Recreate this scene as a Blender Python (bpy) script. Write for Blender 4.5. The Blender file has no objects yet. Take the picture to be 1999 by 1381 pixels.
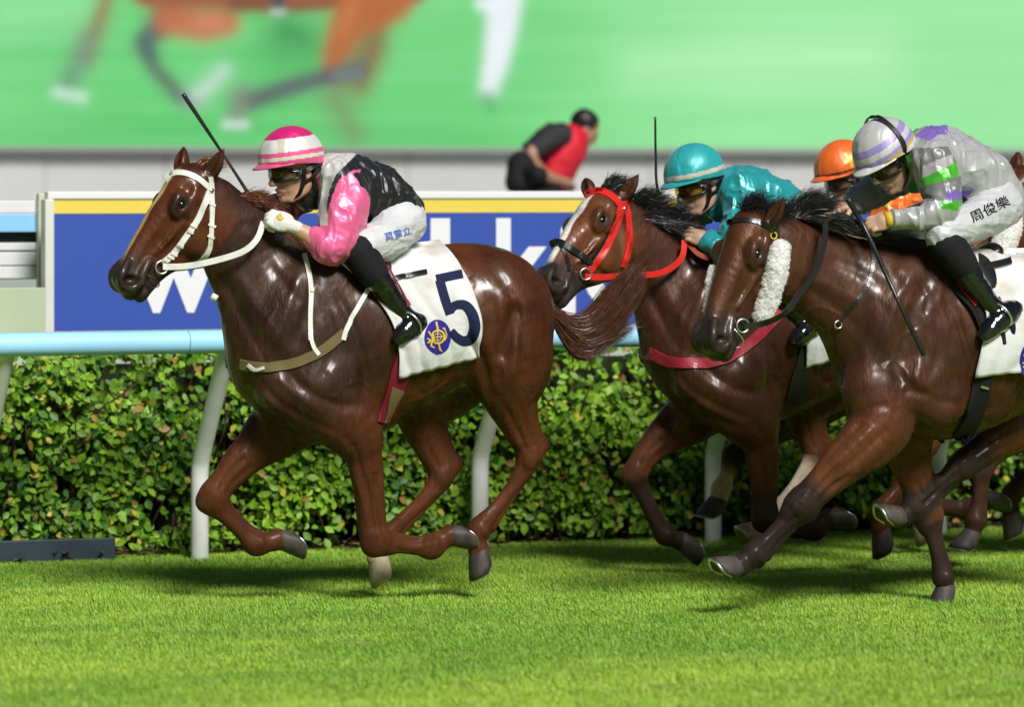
import bpy, math, random
import numpy as np
from mathutils import Vector, Matrix
from mathutils.bvhtree import BVHTree
R = math.radians
random.seed(7); rng = np.random.default_rng(7)
sc = bpy.context.scene
col = sc.collection

# ------------------------------------------------------------------ camera
F, CX, HY, CH = 8640.0, 999.5, 362.0, 1.8        # focal length in photo pixels, horizon line, eye height
cd = bpy.data.cameras.new('camera'); cam = bpy.data.objects.new('camera', cd); col.objects.link(cam)
cam.location = (0, 0, CH); cam.rotation_euler = (R(90), 0, 0)
cd.sensor_width = 36; cd.lens = F / 1999 * 36; cd.shift_y = (HY - 690.5) / 1999
cd.clip_start = .5; cd.clip_end = 2000
cd.dof.use_dof = True; cd.dof.focus_distance = 19.2; cd.dof.aperture_fstop = 2.0
sc.camera = cam
# ------------------------------------------------------------------ light
SUN_EL, SUN_AZ = 42, 24          # degrees; azimuth measured from behind the camera towards the right
w = bpy.data.worlds.new('World'); sc.world = w; w.use_nodes = True
nt = w.node_tree; sky = nt.nodes.new('ShaderNodeTexSky'); sky.sky_type = 'NISHITA'; sky.sun_disc = False
sky.sun_elevation = R(SUN_EL); sky.sun_rotation = R(180 - SUN_AZ)
bg = nt.nodes['Background']; bg.inputs['Strength'].default_value = .026
nt.links.new(sky.outputs[0], bg.inputs[0])
sd = bpy.data.lights.new('floodlight_sun', 'SUN'); sd.energy = 4.5; sd.angle = R(18); sd.color = (1, .98, .955)
so = bpy.data.objects.new('floodlight_sun', sd); col.objects.link(so)
az, el = R(SUN_AZ), R(SUN_EL)
so.rotation_euler = Vector((math.sin(az)*math.cos(el), -math.cos(az)*math.cos(el), math.sin(el))).to_track_quat('Z', 'Y').to_euler()
so.location = (6, -10, 15)
sc.view_settings.view_transform = 'Standard'; sc.view_settings.look = 'None'
sc.view_settings.exposure = 0.0; sc.view_settings.gamma = 1
sc.cycles.max_bounces = 6; sc.cycles.use_denoising = True

# ------------------------------------------------------------------ frames
TH = R(22.5)
HD = np.array((-math.cos(TH), -math.sin(TH), 0)); NR = np.array((math.sin(TH), -math.cos(TH), 0))
CAM = np.array((0, 0, CH))
def ray(px, py): return np.array(((px - CX) / F, 1.0, -(py - HY) / F))
class Frame:                      # local x = running direction, y = towards the camera side, z = up
    def __init__(s, O): s.O = np.array(O, float); s.B = np.stack([HD, NR, (0, 0, 1)]); s.cam = s.B @ (CAM - s.O)
    def loc(s, px, py, v=0.0):
        d = s.B @ ray(px, py); t = (v - s.cam[1]) / d[1]; return s.cam + t * d
    def ground(s, px, py, z=0.0):
        d = s.B @ ray(px, py); t = (z - s.cam[2]) / d[2]; return s.cam + t * d
    def ppm(s, px, v=0.0):        # photo pixels per metre there
        return F / (s.O + s.B.T @ s.loc(px, 700, v))[1]
    def px(s, P):
        W = np.asarray(P) @ s.B + s.O - CAM; return np.stack([CX + F * W[..., 0] / W[..., 1], HY - F * W[..., 2] / W[..., 1]], -1)
    def matrix(s):
        m = np.eye(4); m[:3, :3] = s.B.T; m[:3, 3] = s.O; return Matrix(m.tolist())
d0 = ray(700, 1175); F0 = Frame(CAM + d0 * (CH / -d0[2]))
def lane(dv): return Frame(F0.O + NR * dv)

# ------------------------------------------------------------------ materials
def nodes(name):
    m = bpy.data.materials.new(name); m.use_nodes = True
    return m, m.node_tree, m.node_tree.nodes['Principled BSDF']
def mat(name, colr, rough=.5, spec=.5, metal=0, coat=0, sheen=0, bump=0, bscale=40, var=0, vscale=8, stretch=(1, 1, 1), attr=False, coat_r=.1, bdetail=3, aniso=0, rvar=0, emit=None):
    m, t, b = nodes(name); L = t.links
    b.inputs['Roughness'].default_value = rough; b.inputs['Specular IOR Level'].default_value = spec
    b.inputs['Metallic'].default_value = metal; b.inputs['Coat Weight'].default_value = coat
    b.inputs['Coat Roughness'].default_value = coat_r; b.inputs['Sheen Weight'].default_value = sheen
    b.inputs['Anisotropic'].default_value = aniso
    tc = t.nodes.new('ShaderNodeTexCoord'); mp = t.nodes.new('ShaderNodeMapping'); mp.inputs['Scale'].default_value = stretch
    L.new(tc.outputs['Object'], mp.inputs[0])
    src = None
    if attr:
        a = t.nodes.new('ShaderNodeAttribute'); a.attribute_name = 'Col'; src = a.outputs['Color']
    else: b.inputs['Base Color'].default_value = (*colr, 1)
    if var:
        n = t.nodes.new('ShaderNodeTexNoise'); n.inputs['Scale'].default_value = vscale; n.inputs['Detail'].default_value = 4
        L.new(mp.outputs[0], n.inputs[0])
        mr = t.nodes.new('ShaderNodeMapRange'); mr.inputs[1].default_value = .3; mr.inputs[2].default_value = .7
        mr.inputs[3].default_value = 1 - var; mr.inputs[4].default_value = 1 + var; L.new(n.outputs[0], mr.inputs[0])
        mx = t.nodes.new('ShaderNodeMix'); mx.data_type = 'RGBA'; mx.blend_type = 'MULTIPLY'; mx.inputs[0].default_value = 1
        if src: L.new(src, mx.inputs[6])
        else: mx.inputs[6].default_value = (*colr, 1)
        L.new(mr.outputs[0], mx.inputs[7]); src = mx.outputs[2]
    if src: L.new(src, b.inputs['Base Color'])
    if rvar:
        n = t.nodes.new('ShaderNodeTexNoise'); n.inputs['Scale'].default_value = vscale * .8; n.inputs['Detail'].default_value = 3
        L.new(tc.outputs['Object'], n.inputs[0])
        mr = t.nodes.new('ShaderNodeMapRange'); mr.inputs[1].default_value = .35; mr.inputs[2].default_value = .65
        mr.inputs[3].default_value = rough - rvar; mr.inputs[4].default_value = rough + rvar
        L.new(n.outputs[0], mr.inputs[0]); L.new(mr.outputs[0], b.inputs['Roughness'])
    if bump:
        n = t.nodes.new('ShaderNodeTexNoise'); n.inputs['Scale'].default_value = bscale; n.inputs['Detail'].default_value = bdetail
        L.new(mp.outputs[0], n.inputs[0]); bp = t.nodes.new('ShaderNodeBump'); bp.inputs['Strength'].default_value = 1
        bp.inputs['Distance'].default_value = bump; L.new(n.outputs[0], bp.inputs['Height']); L.new(bp.outputs[0], b.inputs['Normal'])
    if emit:
        b.inputs['Emission Color'].default_value = (*colr, 1); b.inputs['Emission Strength'].default_value = emit
    return m
def srgb(r, g, b): return tuple(((c/255)/12.92 if c/255 <= .04045 else ((c/255+.055)/1.055)**2.4) for c in (r, g, b))

# ------------------------------------------------------------------ object helpers
def tag(o, label=None, cat=None, group=None, kind=None):
    for k, v in (('label', label), ('category', cat), ('group', group), ('kind', kind)):
        if v: o[k] = v
    return o
def empty(name, fr, label, cat, group=None):
    o = bpy.data.objects.new(name, None); col.objects.link(o); o.matrix_world = fr.matrix(); o.empty_display_size = .1
    return tag(o, label, cat, group)
def link(name, me, m, parent=None, fr=None):
    o = bpy.data.objects.new(name, me); col.objects.link(o)
    if m is not None and not me.materials: me.materials.append(m)
    if parent: o.parent = parent
    elif fr: o.matrix_world = fr.matrix()
    return o
def mesh(name, V, Fc, m=None, parent=None, fr=None, smooth=True, colors=None):
    V = np.asarray(V, np.float32).reshape(-1, 3)
    me = bpy.data.meshes.new(name)
    if isinstance(Fc, np.ndarray) and Fc.ndim == 2:
        n, k = Fc.shape; me.vertices.add(len(V)); me.vertices.foreach_set('co', V.ravel())
        me.loops.add(n * k); me.loops.foreach_set('vertex_index', Fc.astype(np.int32).ravel())
        me.polygons.add(n); me.polygons.foreach_set('loop_start', np.arange(0, n*k, k, dtype=np.int32))
        me.update(calc_edges=True); me.validate()
    else: me.from_pydata(V.tolist(), [], [list(map(int, f)) for f in Fc])
    if colors is not None:
        a = me.color_attributes.new('Col', 'FLOAT_COLOR', 'POINT'); c = np.ones((len(V), 4), np.float32); colors = np.asarray(colors); c[:, :colors.shape[1]] = colors
        a.data.foreach_set('color', c.ravel())
    if smooth: me.polygons.foreach_set('use_smooth', np.ones(len(me.polygons), bool))
    me.update()
    return link(name, me, m, parent, fr)
class MB:
    def __init__(s): s.V = []; s.F = []
    def add(s, V, Fc): o = len(s.V); s.V += [tuple(v) for v in V]; s.F += [[i + o for i in f] for f in Fc]; return s
    def box(s, a, b):
        (x0, y0, z0), (x1, y1, z1) = a, b
        return s.add([(x0,y0,z0),(x1,y0,z0),(x1,y1,z0),(x0,y1,z0),(x0,y0,z1),(x1,y0,z1),(x1,y1,z1),(x0,y1,z1)],
                     [(0,3,2,1),(4,5,6,7),(0,1,5,4),(1,2,6,5),(2,3,7,6),(3,0,4,7)])
    def tube(s, P, r, seg=12, flat=1.0, cap=True, ref=(0, 1, 0)):
        P = np.asarray(P, float); n = len(P); r = np.broadcast_to(np.asarray(r, float), (n,)); o = len(s.V)
        T = np.gradient(P, axis=0); T /= np.linalg.norm(T, axis=1)[:, None] + 1e-9
        ref = np.array(ref, float)
        for i in range(n):
            a = np.cross(T[i], ref); a /= np.linalg.norm(a) + 1e-9; b = np.cross(a, T[i])
            for k in range(seg):
                q = 2*math.pi*k/seg; s.V.append(tuple(P[i] + r[i]*(math.cos(q)*a + flat*math.sin(q)*b)))
        for i in range(n-1):
            for k in range(seg):
                k2 = (k+1) % seg; s.F.append([o+i*seg+k, o+i*seg+k2, o+(i+1)*seg+k2, o+(i+1)*seg+k])
        if cap: s.F.append([o+k for k in range(seg)][::-1]); s.F.append([o+(n-1)*seg+k for k in range(seg)])
        return s
    def build(s, name, m, parent=None, fr=None, smooth=True, bevel=0):
        o = mesh(name, s.V, s.F, m, parent, fr, smooth)
        if bevel:
            b = o.modifiers.new('bevel', 'BEVEL'); b.width = bevel; b.segments = 2; b.limit_method = 'ANGLE'
        return o
def crom(P, n=8):                 # Catmull-Rom through control points
    P = np.asarray(P, float); Q = np.vstack([2*P[0]-P[1], P, 2*P[-1]-P[-2]]); out = []
    for i in range(1, len(Q)-2):
        for t in np.linspace(0, 1, n, endpoint=False):
            a, b, c, d = Q[i-1], Q[i], Q[i+1], Q[i+2]
            out.append(.5*(2*b + (c-a)*t + (2*a-5*b+4*c-d)*t*t + (3*b-a-3*c+d)*t**3))
    out.append(P[-1]); return np.array(out)
def vnoise(P, f, seed=0):         # smooth value noise, -1..1
    P = np.asarray(P, float) * f + seed * 17.31; I = np.floor(P).astype(np.int64); t = P - I; t = t*t*(3-2*t); r = 0
    for dx in (0, 1):
        for dy in (0, 1):
            for dz in (0, 1):
                h = ((I[:, 0]+dx)*73856093) ^ ((I[:, 1]+dy)*19349663) ^ ((I[:, 2]+dz)*83492791)
                h = (h ^ (h >> 13)) * 1274126177 & 0x7fffffff
                r = r + (h / 0x3fffffff - 1) * (t[:, 0] if dx else 1-t[:, 0]) * (t[:, 1] if dy else 1-t[:, 1]) * (t[:, 2] if dz else 1-t[:, 2])
    return r

# ------------------------------------------------------------------ sculpting: smooth implicit solids turned into one skin
class Sculpt:
    def __init__(s, res): s.res = res; s.p = []; s.M = None
    def _M(s): return np.eye(4) if s.M is None else s.M
    def tube(s, pts, rad, lat=1.0, k=.03, sub=True, n=5, op=1):
        pts = np.asarray(pts, float); rad = np.asarray(rad, float); lat = np.broadcast_to(np.asarray(lat, float), rad.shape)
        if sub and len(pts) > 2:
            q = crom(np.hstack([pts, rad[:, None], lat[:, None]]), n); pts, rad, lat = q[:, :3], np.maximum(q[:, 3], .003), q[:, 4]
        s.p.append(('t', pts, rad, lat, k, op, s._M())); return s
    def ell(s, c, r, rot=(0, 0, 0), k=.03, op=1):
        from mathutils import Euler
        Rm = np.array(Euler([R(a) for a in rot]).to_matrix())
        s.p.append(('e', np.array(c, float), np.array(r, float), Rm, k, op, s._M())); return s
    def build(s):
        h = s.res; bx = []
        for p in s.p:
            M = p[6]; A, T = M[:3, :3], M[:3, 3]; sc_ = np.linalg.norm(A[:, 0])
            if p[0] == 't':
                c = p[1] @ A.T + T; rr = (p[2] * np.maximum(1, p[3]) * sc_)[:, None]; lo, hi = (c-rr).min(0), (c+rr).max(0)
            else:
                c = A @ p[1] + T; e = np.abs(A @ p[3]) @ p[2]; lo, hi = c-e, c+e
            bx.append((lo, hi))
        m = .05
        lo = np.min([b[0] for b, p in zip(bx, s.p) if p[5] > 0], 0) - m; hi = np.max([b[1] for b, p in zip(bx, s.p) if p[5] > 0], 0) + m
        N = np.ceil((hi-lo)/h).astype(int) + 1
        G = np.ones(N, np.float32)
        ax = [lo[i] + h*np.arange(N[i]) for i in range(3)]
        def sl(a, b): 
            i0 = np.clip(np.floor((a-lo)/h).astype(int), 0, N); i1 = np.clip(np.ceil((b-lo)/h).astype(int)+1, 0, N); return i0, i1
        for p, (a, b) in zip(s.p, bx):
            kind, k, op, M = p[0], p[4], p[5], p[6]; A = M[:3, :3]; sc_ = np.linalg.norm(A[:, 0]); Ai = np.linalg.inv(A); T = M[:3, 3]
            pad = k + 2.5*h
            i0, i1 = sl(a-pad, b+pad)
            if np.any(i1 <= i0): continue
            def grid(i0, i1):
                X, Y, Z = np.meshgrid(*[(ax[i][i0[i]:i1[i]] - T[i]).astype(np.float32) for i in range(3)], indexing='ij')
                return [Ai[r, 0]*X + Ai[r, 1]*Y + Ai[r, 2]*Z for r in range(3)]
            if kind == 'e':
                q = grid(i0, i1); c, rr, Rm = p[1], p[2], p[3]
                q = [q[i]-c[i] for i in range(3)]; q = [Rm[0, i]*q[0]+Rm[1, i]*q[1]+Rm[2, i]*q[2] for i in range(3)]
                k0 = np.sqrt(sum((q[i]/rr[i])**2 for i in range(3))); k1 = np.sqrt(sum((q[i]/rr[i]**2)**2 for i in range(3))) + 1e-6
                D = k0*(k0-1)/k1*sc_
            else:
                D = np.ones(tuple(i1-i0), np.float32)
                P, rad, lat = p[1], p[2], p[3]
                for j in range(len(P)-1):
                    pa, pb = A @ P[j] + T, A @ P[j+1] + T; mr = max(rad[j]*max(1, lat[j]), rad[j+1]*max(1, lat[j+1]))*sc_ + pad
                    j0, j1 = sl(np.minimum(pa, pb)-mr, np.maximum(pa, pb)+mr); j0 = np.maximum(j0, i0); j1 = np.minimum(j1, i1)
                    if np.any(j1 <= j0): continue
                    X, Y, Z = grid(j0, j1); d = P[j+1]-P[j]; L2 = d @ d + 1e-12
                    t = np.clip(((X-P[j][0])*d[0]+(Y-P[j][1])*d[1]+(Z-P[j][2])*d[2])/L2, 0, 1)
                    lk = lat[j] + (lat[j+1]-lat[j])*t
                    dd = (np.sqrt((X-P[j][0]-t*d[0])**2 + ((Y-P[j][1]-t*d[1])/lk)**2 + (Z-P[j][2]-t*d[2])**2) - (rad[j]+(rad[j+1]-rad[j])*t))*sc_*np.minimum(lk, 1)
                    vw = D[tuple(slice(j0[i]-i0[i], j1[i]-i0[i]) for i in range(3))]; np.minimum(vw, dd, out=vw)
            Gv = G[tuple(slice(i0[i], i1[i]) for i in range(3))]
            if op > 0: hh = np.maximum(k-np.abs(Gv-D), 0)/k; Gv[...] = np.minimum(Gv, D) - hh*hh*k*.25
            else: D = -D; hh = np.maximum(k-np.abs(Gv-D), 0)/k; Gv[...] = np.maximum(Gv, D) + hh*hh*k*.25
        return nets(G, lo, h)
def nets(G, lo, h):
    S = G < 0; n = np.array(G.shape) - 1
    cnt = np.zeros(tuple(n), np.int8)
    for i in (0, 1):
        for j in (0, 1):
            for k in (0, 1): cnt += S[i:i+n[0], j:j+n[1], k:k+n[2]]
    I = np.stack(np.nonzero((cnt > 0) & (cnt < 8)), 1)
    vid = np.full(tuple(n), -1, np.int32); vid[I[:, 0], I[:, 1], I[:, 2]] = np.arange(len(I))
    cor = np.array([(i, j, k) for i in (0, 1) for j in (0, 1) for k in (0, 1)])
    val = [G[I[:, 0]+c[0], I[:, 1]+c[1], I[:, 2]+c[2]] for c in cor]
    acc = np.zeros((len(I), 3)); num = np.zeros(len(I))
    for a in range(8):
        for b in range(a+1, 8):
            if np.abs(cor[a]-cor[b]).sum() != 1: continue
            va, vb = val[a], val[b]; cr = (va < 0) != (vb < 0); t = np.where(cr, va/(va-vb+1e-20), 0)
            acc += np.where(cr[:, None], cor[a] + t[:, None]*(cor[b]-cor[a]), 0); num += cr
    V = lo + h*(I + acc/np.maximum(num, 1)[:, None])
    Q = []
    for ax in range(3):
        sl0 = [slice(None)]*3; sl1 = [slice(None)]*3; sl0[ax] = slice(0, -1); sl1[ax] = slice(1, None)
        E = np.stack(np.nonzero(S[tuple(sl0)] != S[tuple(sl1)]), 1)
        o1, o2 = (ax+1) % 3, (ax+2) % 3
        E = E[(E[:, o1] > 0) & (E[:, o2] > 0) & (E[:, o1] < n[o1]) & (E[:, o2] < n[o2])]
        def c(d1, d2):
            e = E.copy(); e[:, o1] -= d1; e[:, o2] -= d2; return vid[e[:, 0], e[:, 1], e[:, 2]]
        q = np.stack([c(1, 1), c(0, 1), c(0, 0), c(1, 0)], 1)
        fl = ~S[E[:, 0], E[:, 1], E[:, 2]]; q[fl] = q[fl][:, ::-1]; Q.append(q)
    return V, np.vstack(Q)
def vnormals(V, Q):
    N = np.zeros_like(V); fn = np.cross(V[Q[:, 2]]-V[Q[:, 0]], V[Q[:, 3]]-V[Q[:, 1]])
    for i in range(4): np.add.at(N, Q[:, i], fn)
    return N / (np.linalg.norm(N, axis=1)[:, None] + 1e-12)
def bvh_of(V, Q): return BVHTree.FromPolygons([tuple(v) for v in V], [tuple(q) for q in Q.tolist()])

# ------------------------------------------------------------------ things laid onto a body: rays from the place's side view onto the surface
def hit(fr, bvh, px, py):
    d = fr.B @ ray(px, py); d /= np.linalg.norm(d); r = bvh.ray_cast(Vector(fr.cam), Vector(d))
    if r[0] is None: return None
    return np.array(r[0]), np.array(r[1])
def strap(name, fr, bvh, pts, wpx, m, parent, off=.006, thick=.004, n=8, across=3, closed=False):
    """a band laid on a surface along photo pixels; wpx = width in photo pixels (number or one per control point)"""
    pts = np.asarray(pts, float); wv = np.broadcast_to(np.asarray(wpx, float), (len(pts),))
    q = crom(np.hstack([pts[:, :2], wv[:, None]]), n); P, W = q[:, :2], q[:, 2]
    T = np.gradient(P, axis=0); T /= np.linalg.norm(T, axis=1)[:, None] + 1e-9; Nn = np.stack([-T[:, 1], T[:, 0]], 1)
    rows = []
    for i in range(len(P)):
        row = []
        for a in np.linspace(-.5, .5, across):
            p = P[i] + Nn[i]*a*W[i]; hh = hit(fr, bvh, *p)
            row.append(hh)
        rows.append(row)
    V, Fc = [], []; last = None; grid = []
    for i, row in enumerate(rows):
        ok = [x for x in row if x is not None]
        if ok: last = ok[len(ok)//2]
        if last is None: last = (fr.loc(*P[i], 0), np.array((0, 1., 0)))
        nrm = np.mean([x[1] for x in ok], 0) if ok else last[1]; nrm = nrm/(np.linalg.norm(nrm)+1e-9)
        for a, x in zip(np.linspace(-.5, .5, across), row):
            if x is None:
                p = P[i] + Nn[i]*a*W[i]; c = fr.loc(p[0], p[1], last[0][1])
            else: c = x[0]
            V.append(c + nrm*off); V.append(c + nrm*(off-thick-.004))
    k = across*2
    for i in range(len(P)-1):
        for j in range(across-1):
            a = i*k+j*2; b = a+k
            Fc += [(a, a+2, b+2, b), (a+1, b+1, b+3, a+3)]
        a = i*k; b = a+k; Fc.append((a, b, b+1, a+1)); a += k-2; b += k-2; Fc.append((a, a+1, b+1, b))
    Fc.append([j*2 for j in range(across)][::-1] + [j*2+1 for j in range(across)])
    e = (len(P)-1)*k; Fc.append([e+j*2 for j in range(across)] + [e+j*2+1 for j in range(across)][::-1])
    return mesh(name, V, Fc, m, parent, smooth=False)
def band3(name, P, wd, m, parent, thick=.004, n=8, nrm=(0, 1, 0), twist=0):
    """a free-hanging strap through local 3D points, broad side facing nrm"""
    P = crom(P, n); T = np.gradient(P, axis=0); T /= np.linalg.norm(T, axis=1)[:, None]; V = []; Fc = []
    nv = np.array(nrm, float)
    for i in range(len(P)):
        b = np.cross(T[i], nv); b /= np.linalg.norm(b)+1e-9; c = np.cross(b, T[i])
        for s, t in ((-1, -1), (1, -1), (1, 1), (-1, 1)): V.append(P[i] + b*s*wd/2 + c*t*thick/2)
    for i in range(len(P)-1):
        for k in range(4): Fc.append((i*4+k, i*4+(k+1) % 4, i*4+4+(k+1) % 4, i*4+4+k))
    Fc += [(3, 2, 1, 0), tuple(len(V)-4+k for k in range(4))]
    return mesh(name, V, Fc, m, parent, smooth=False)
def text_mesh(body, bold=0.0, res=6):
    c = bpy.data.curves.new('t', 'FONT'); c.body = body; c.size = 1; c.resolution_u = res; c.offset = bold
    o = bpy.data.objects.new('t', c); col.objects.link(o); dg = bpy.context.evaluated_depsgraph_get(); dg.update()
    me = bpy.data.meshes.new_from_object(o.evaluated_get(dg)); bpy.data.objects.remove(o)
    V = np.array([v.co[:] for v in me.vertices]); Fc = [list(p.vertices) for p in me.polygons]; bpy.data.meshes.remove(me)
    return V, Fc

# ================================================================== SETTING
VP = F0.ground(390, 1093)[1]              # line of the rail posts
def U(px, v): return F0.loc(px, 700, v)[0]
def Z(px, py, v): return F0.loc(px, py, v)[2]
m_turf = mat('turf soil and thatch', (.22, .365, .045), .9, .2, var=.3, vscale=3, bump=.01, bscale=60)
g = MB().add([(-300, -300, 0), (300, -300, 0), (300, 300, 0), (-300, 300, 0)], [(0, 1, 2, 3)]).build('ground', m_turf, fr=F0)
tag(g, 'bright green turf racetrack ground under the horses', kind='structure')

# grass: mown blades over the part of the track in view
NB = 640000
y = 13.8 + rng.random(NB) * 9.6; x = (rng.random(NB) * 2 - 1) * (y * .1157 + .6)
Wp = np.stack([x, y, np.zeros(NB)], 1); Lp = (Wp - F0.O) @ F0.B.T
keep = Lp[:, 1] > VP - .22; Lp = Lp[keep]; NB = len(Lp)
a = rng.random(NB) * 2 * np.pi; hgt = .008 + .012 * rng.random(NB) + .006 * np.clip(vnoise(Lp, 1.1), 0, 1); wd = .0016 + .0014 * rng.random(NB)
lean = np.stack([np.cos(a), np.sin(a), 0*a], 1) * (.004 + .012 * rng.random(NB))[:, None] + np.array((.004, 0, 0))
side = np.stack([-np.sin(a), np.cos(a), 0*a], 1) * wd[:, None]
V = np.stack([Lp - side, Lp + side, Lp + lean + np.array((0, 0, 1.))*hgt[:, None]], 1).reshape(-1, 3)
tris = np.arange(NB)[:, None] * 3 + np.array((0, 1, 2))
q_ = Lp*np.array((.5, 1.5, 1))
pt = np.clip(.5 + .45*vnoise(q_, 1.0, 3) + .35*vnoise(q_, 3.1, 5) + .30*vnoise(q_, 8.3, 6), 0, 1)[:, None]
bc = (1-pt) * np.array((.205, .395, .042)) + pt * np.array((.43, .60, .072))
bare = np.clip(vnoise(Lp*np.array((1, 1.8, 1)), 4.5, 14) - .62, 0, 1)[:, None]*2; bc = bc*(1-bare) + bare*np.array((.36, .33, .12))
bc = bc * (.85 + .3 * rng.random((NB, 1))); dry = rng.random(NB) < .03; bc[dry] = (.42, .38, .16)
m_grass = mat('grass blades', (0, 0, 0), .55, .3, attr=True)
gb = mesh('grass', V, tris, m_grass, fr=F0, colors=np.repeat(bc, 3, 0), smooth=False)
tag(gb, 'short mown grass blades covering the racetrack', 'grass', kind='stuff')

# ---------------------------------------------------------------- blue running rail on white gooseneck posts
m_rail = mat('pale blue rail plastic', (.38, .73, 1.0), .35, .4, coat=.15, var=.06, vscale=2)
m_post = mat('white painted post', (.72, .72, .69), .4, .4, var=.08, vscale=6, bump=.002, bscale=12)
m_cap = mat('dark rail seam', (.02, .03, .035), .6)
VR = VP + .45
z1, z0 = Z(0, 650, VR), Z(0, 697, VR)
rail = empty('running_rail', F0, 'pale blue running rail on bent white posts along the hedge', 'rail')
cs = [(math.cos(q)*.055, math.sin(q)*(z1-z0)/2) for q in np.linspace(0, 2*math.pi, 24, endpoint=False)]
uL, uR = U(-500, VR), U(2600, VR)
us = np.linspace(uL, uR, 5)
for i in range(4):
    V = [(u, VR + c[0], (z0+z1)/2 + c[1]) for u in (us[i]-.0015, us[i+1]+.0015) for c in cs]
    mesh('rail_tube', V, [(k, (k+1) % 24, 24+(k+1) % 24, 24+k) for k in range(24)], m_rail, rail)
bx = [(390, 1093), (937, 1073), (1392, 1057), (1832, 1041), (2270, 1026), (-35, 1107), (-480, 1122)]
for p in bx:
    u = F0.loc(p[0], p[1], VP)[0]
    P = [(u, VP, -.05), (u, VP, .3), (u, VP+.003, .43), (u-.0, VP+.05, .53), (u, VP+.2, .74), (u, VP+.38, .99), (u, VR, z1-.03)]
    MB().tube(crom(P, 5), .043, 14, ref=(1, 0, 0)).build('post', m_post, rail)

# ---------------------------------------------------------------- hedge
hedge = empty('hedge', F0, 'clipped leafy green hedge behind the blue running rail', 'hedge')
H0, H1, HT = VP - .62, VP - .2, 1.02
hl, hr = U(28, VP), U(2500, VP)            # left end just inside the frame
m_leaf = mat('hedge leaves', (0, 0, 0), .5, .35, attr=True, bump=.002, bscale=60)
m_twig = mat('hedge twigs', (.055, .035, .02), .9, .2, var=.3, vscale=30)
NL = 44000
hu = hr + (hl - hr) * rng.random(NL); hz = .05 + (HT-.07) * rng.random(NL) ** .9
dep = rng.random(NL) ** 1.7
bul = .07 * vnoise(np.stack([hu, hz, 0*hu], 1), 2.4, 2) + .04 * vnoise(np.stack([hu, hz, 0*hu], 1), 5.5, 4)
hv = H1 + bul - dep * (H1 - H0 - .05)
gap = vnoise(np.stack([hu, hz*1.4, 0*hu], 1), 4.2, 9) + .5*vnoise(np.stack([hu, hz, hv], 1), 9, 11)
k = (gap > -.25) | (rng.random(NL) < .16); k &= ~((hu > hl - .1 - .1*rng.random(NL)) & (rng.random(NL) < .4)); hu, hz, hv, dep = hu[k], hz[k], hv[k], dep[k]; NL = len(hu)
C = np.stack([hu, hv, hz], 1)
LV = np.array([(0, 0, 0), (.30, .26, .05), (.62, .30, .03), (1, 0, -.1), (.62, -.30, .03), (.30, -.26, .05), (.5, 0, -.05)])
LF = np.array([(0, 6, 1), (1, 6, 2), (2, 6, 3), (3, 6, 4), (4, 6, 5), (5, 6, 0)])
sz = .030 + .034 * rng.random(NL)
n0 = np.stack([rng.normal(0, .55, NL), .75 + .3*rng.random(NL), .25 + rng.normal(0, .5, NL)], 1); n0 /= np.linalg.norm(n0, axis=1)[:, None]
t0 = np.stack([rng.normal(0, 1, NL), rng.normal(.15, .4, NL), rng.normal(-.25, .7, NL)], 1); t0 -= n0 * (t0*n0).sum(1)[:, None]; t0 /= np.linalg.norm(t0, axis=1)[:, None]
s0 = np.cross(n0, t0)
LW = C[:, None] + sz[:, None, None] * (LV[None, :, 0:1]*t0[:, None] + LV[None, :, 1:2]*s0[:, None]*1.05 + LV[None, :, 2:3]*n0[:, None])
tn = np.clip(.5 + .55*vnoise(C, 1.7, 6) + .35*rng.normal(0, 1, NL), 0, 1)[:, None]
lc = (1-tn) * np.array((.030, .105, .012)) + tn * np.array((.225, .41, .022))
yl = rng.random(NL); lc[yl < .045] = (.46, .40, .05); lc[(yl > .045) & (yl < .065)] = (.32, .17, .05)
order = np.argsort(dep - .1*rng.random(NL)); big = [i for i in order if -3.6 < C[i, 0] < 1.9 and .1 < C[i, 2] < .9][:300]; bs = np.zeros(NL, bool); bs[big] = True
lm_shared = {}
def leaf_mesh(tone):
    if tone not in lm_shared:
        me = mesh('leaf', LV, LF, m_leaf, colors=np.tile(tone, (7, 1)), smooth=True); lm_shared[tone] = me.data; bpy.data.objects.remove(me)
    return lm_shared[tone]
tones = [(.05, .15, .018), (.09, .22, .02), (.14, .29, .022), (.19, .36, .024), (.24, .40, .028), (.44, .39, .05)]
for i in big:
    tone = tones[5] if yl[i] < .045 else tones[int(np.clip(tn[i, 0]*5, 0, 4))]
    o = bpy.data.objects.new('leaf', leaf_mesh(tone)); col.objects.link(o); o.parent = hedge
    m4 = np.eye(4); m4[:3, 0] = t0[i]*sz[i]; m4[:3, 1] = s0[i]*sz[i]*1.05; m4[:3, 2] = n0[i]*sz[i]; m4[:3, 3] = C[i]; o.matrix_local = Matrix(m4.tolist())
idx = np.nonzero(~bs)[0]
Fl = (LF[None] + 7*np.arange(len(idx))[:, None, None]).reshape(-1, 3)
fo = mesh('foliage', LW[idx].reshape(-1, 3), Fl, m_leaf, hedge, colors=np.repeat(lc[idx], 7, 0)); fo['kind'] = 'stuff'
tw = MB()
for i in range(420):
    u = hl + (hr-hl)*random.random(); v = H0 + .05 + (H1-H0-.08)*random.random(); z = random.random()*.75
    e = np.array((random.gauss(0, .12), random.gauss(.05, .06), .14 + .16*random.random())); b = np.array((u, v, z))
    tw.tube([b, b+e*.5+np.array((random.gauss(0, .02), 0, 0)), b+e], [.007, .005, .003], 5)
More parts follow.
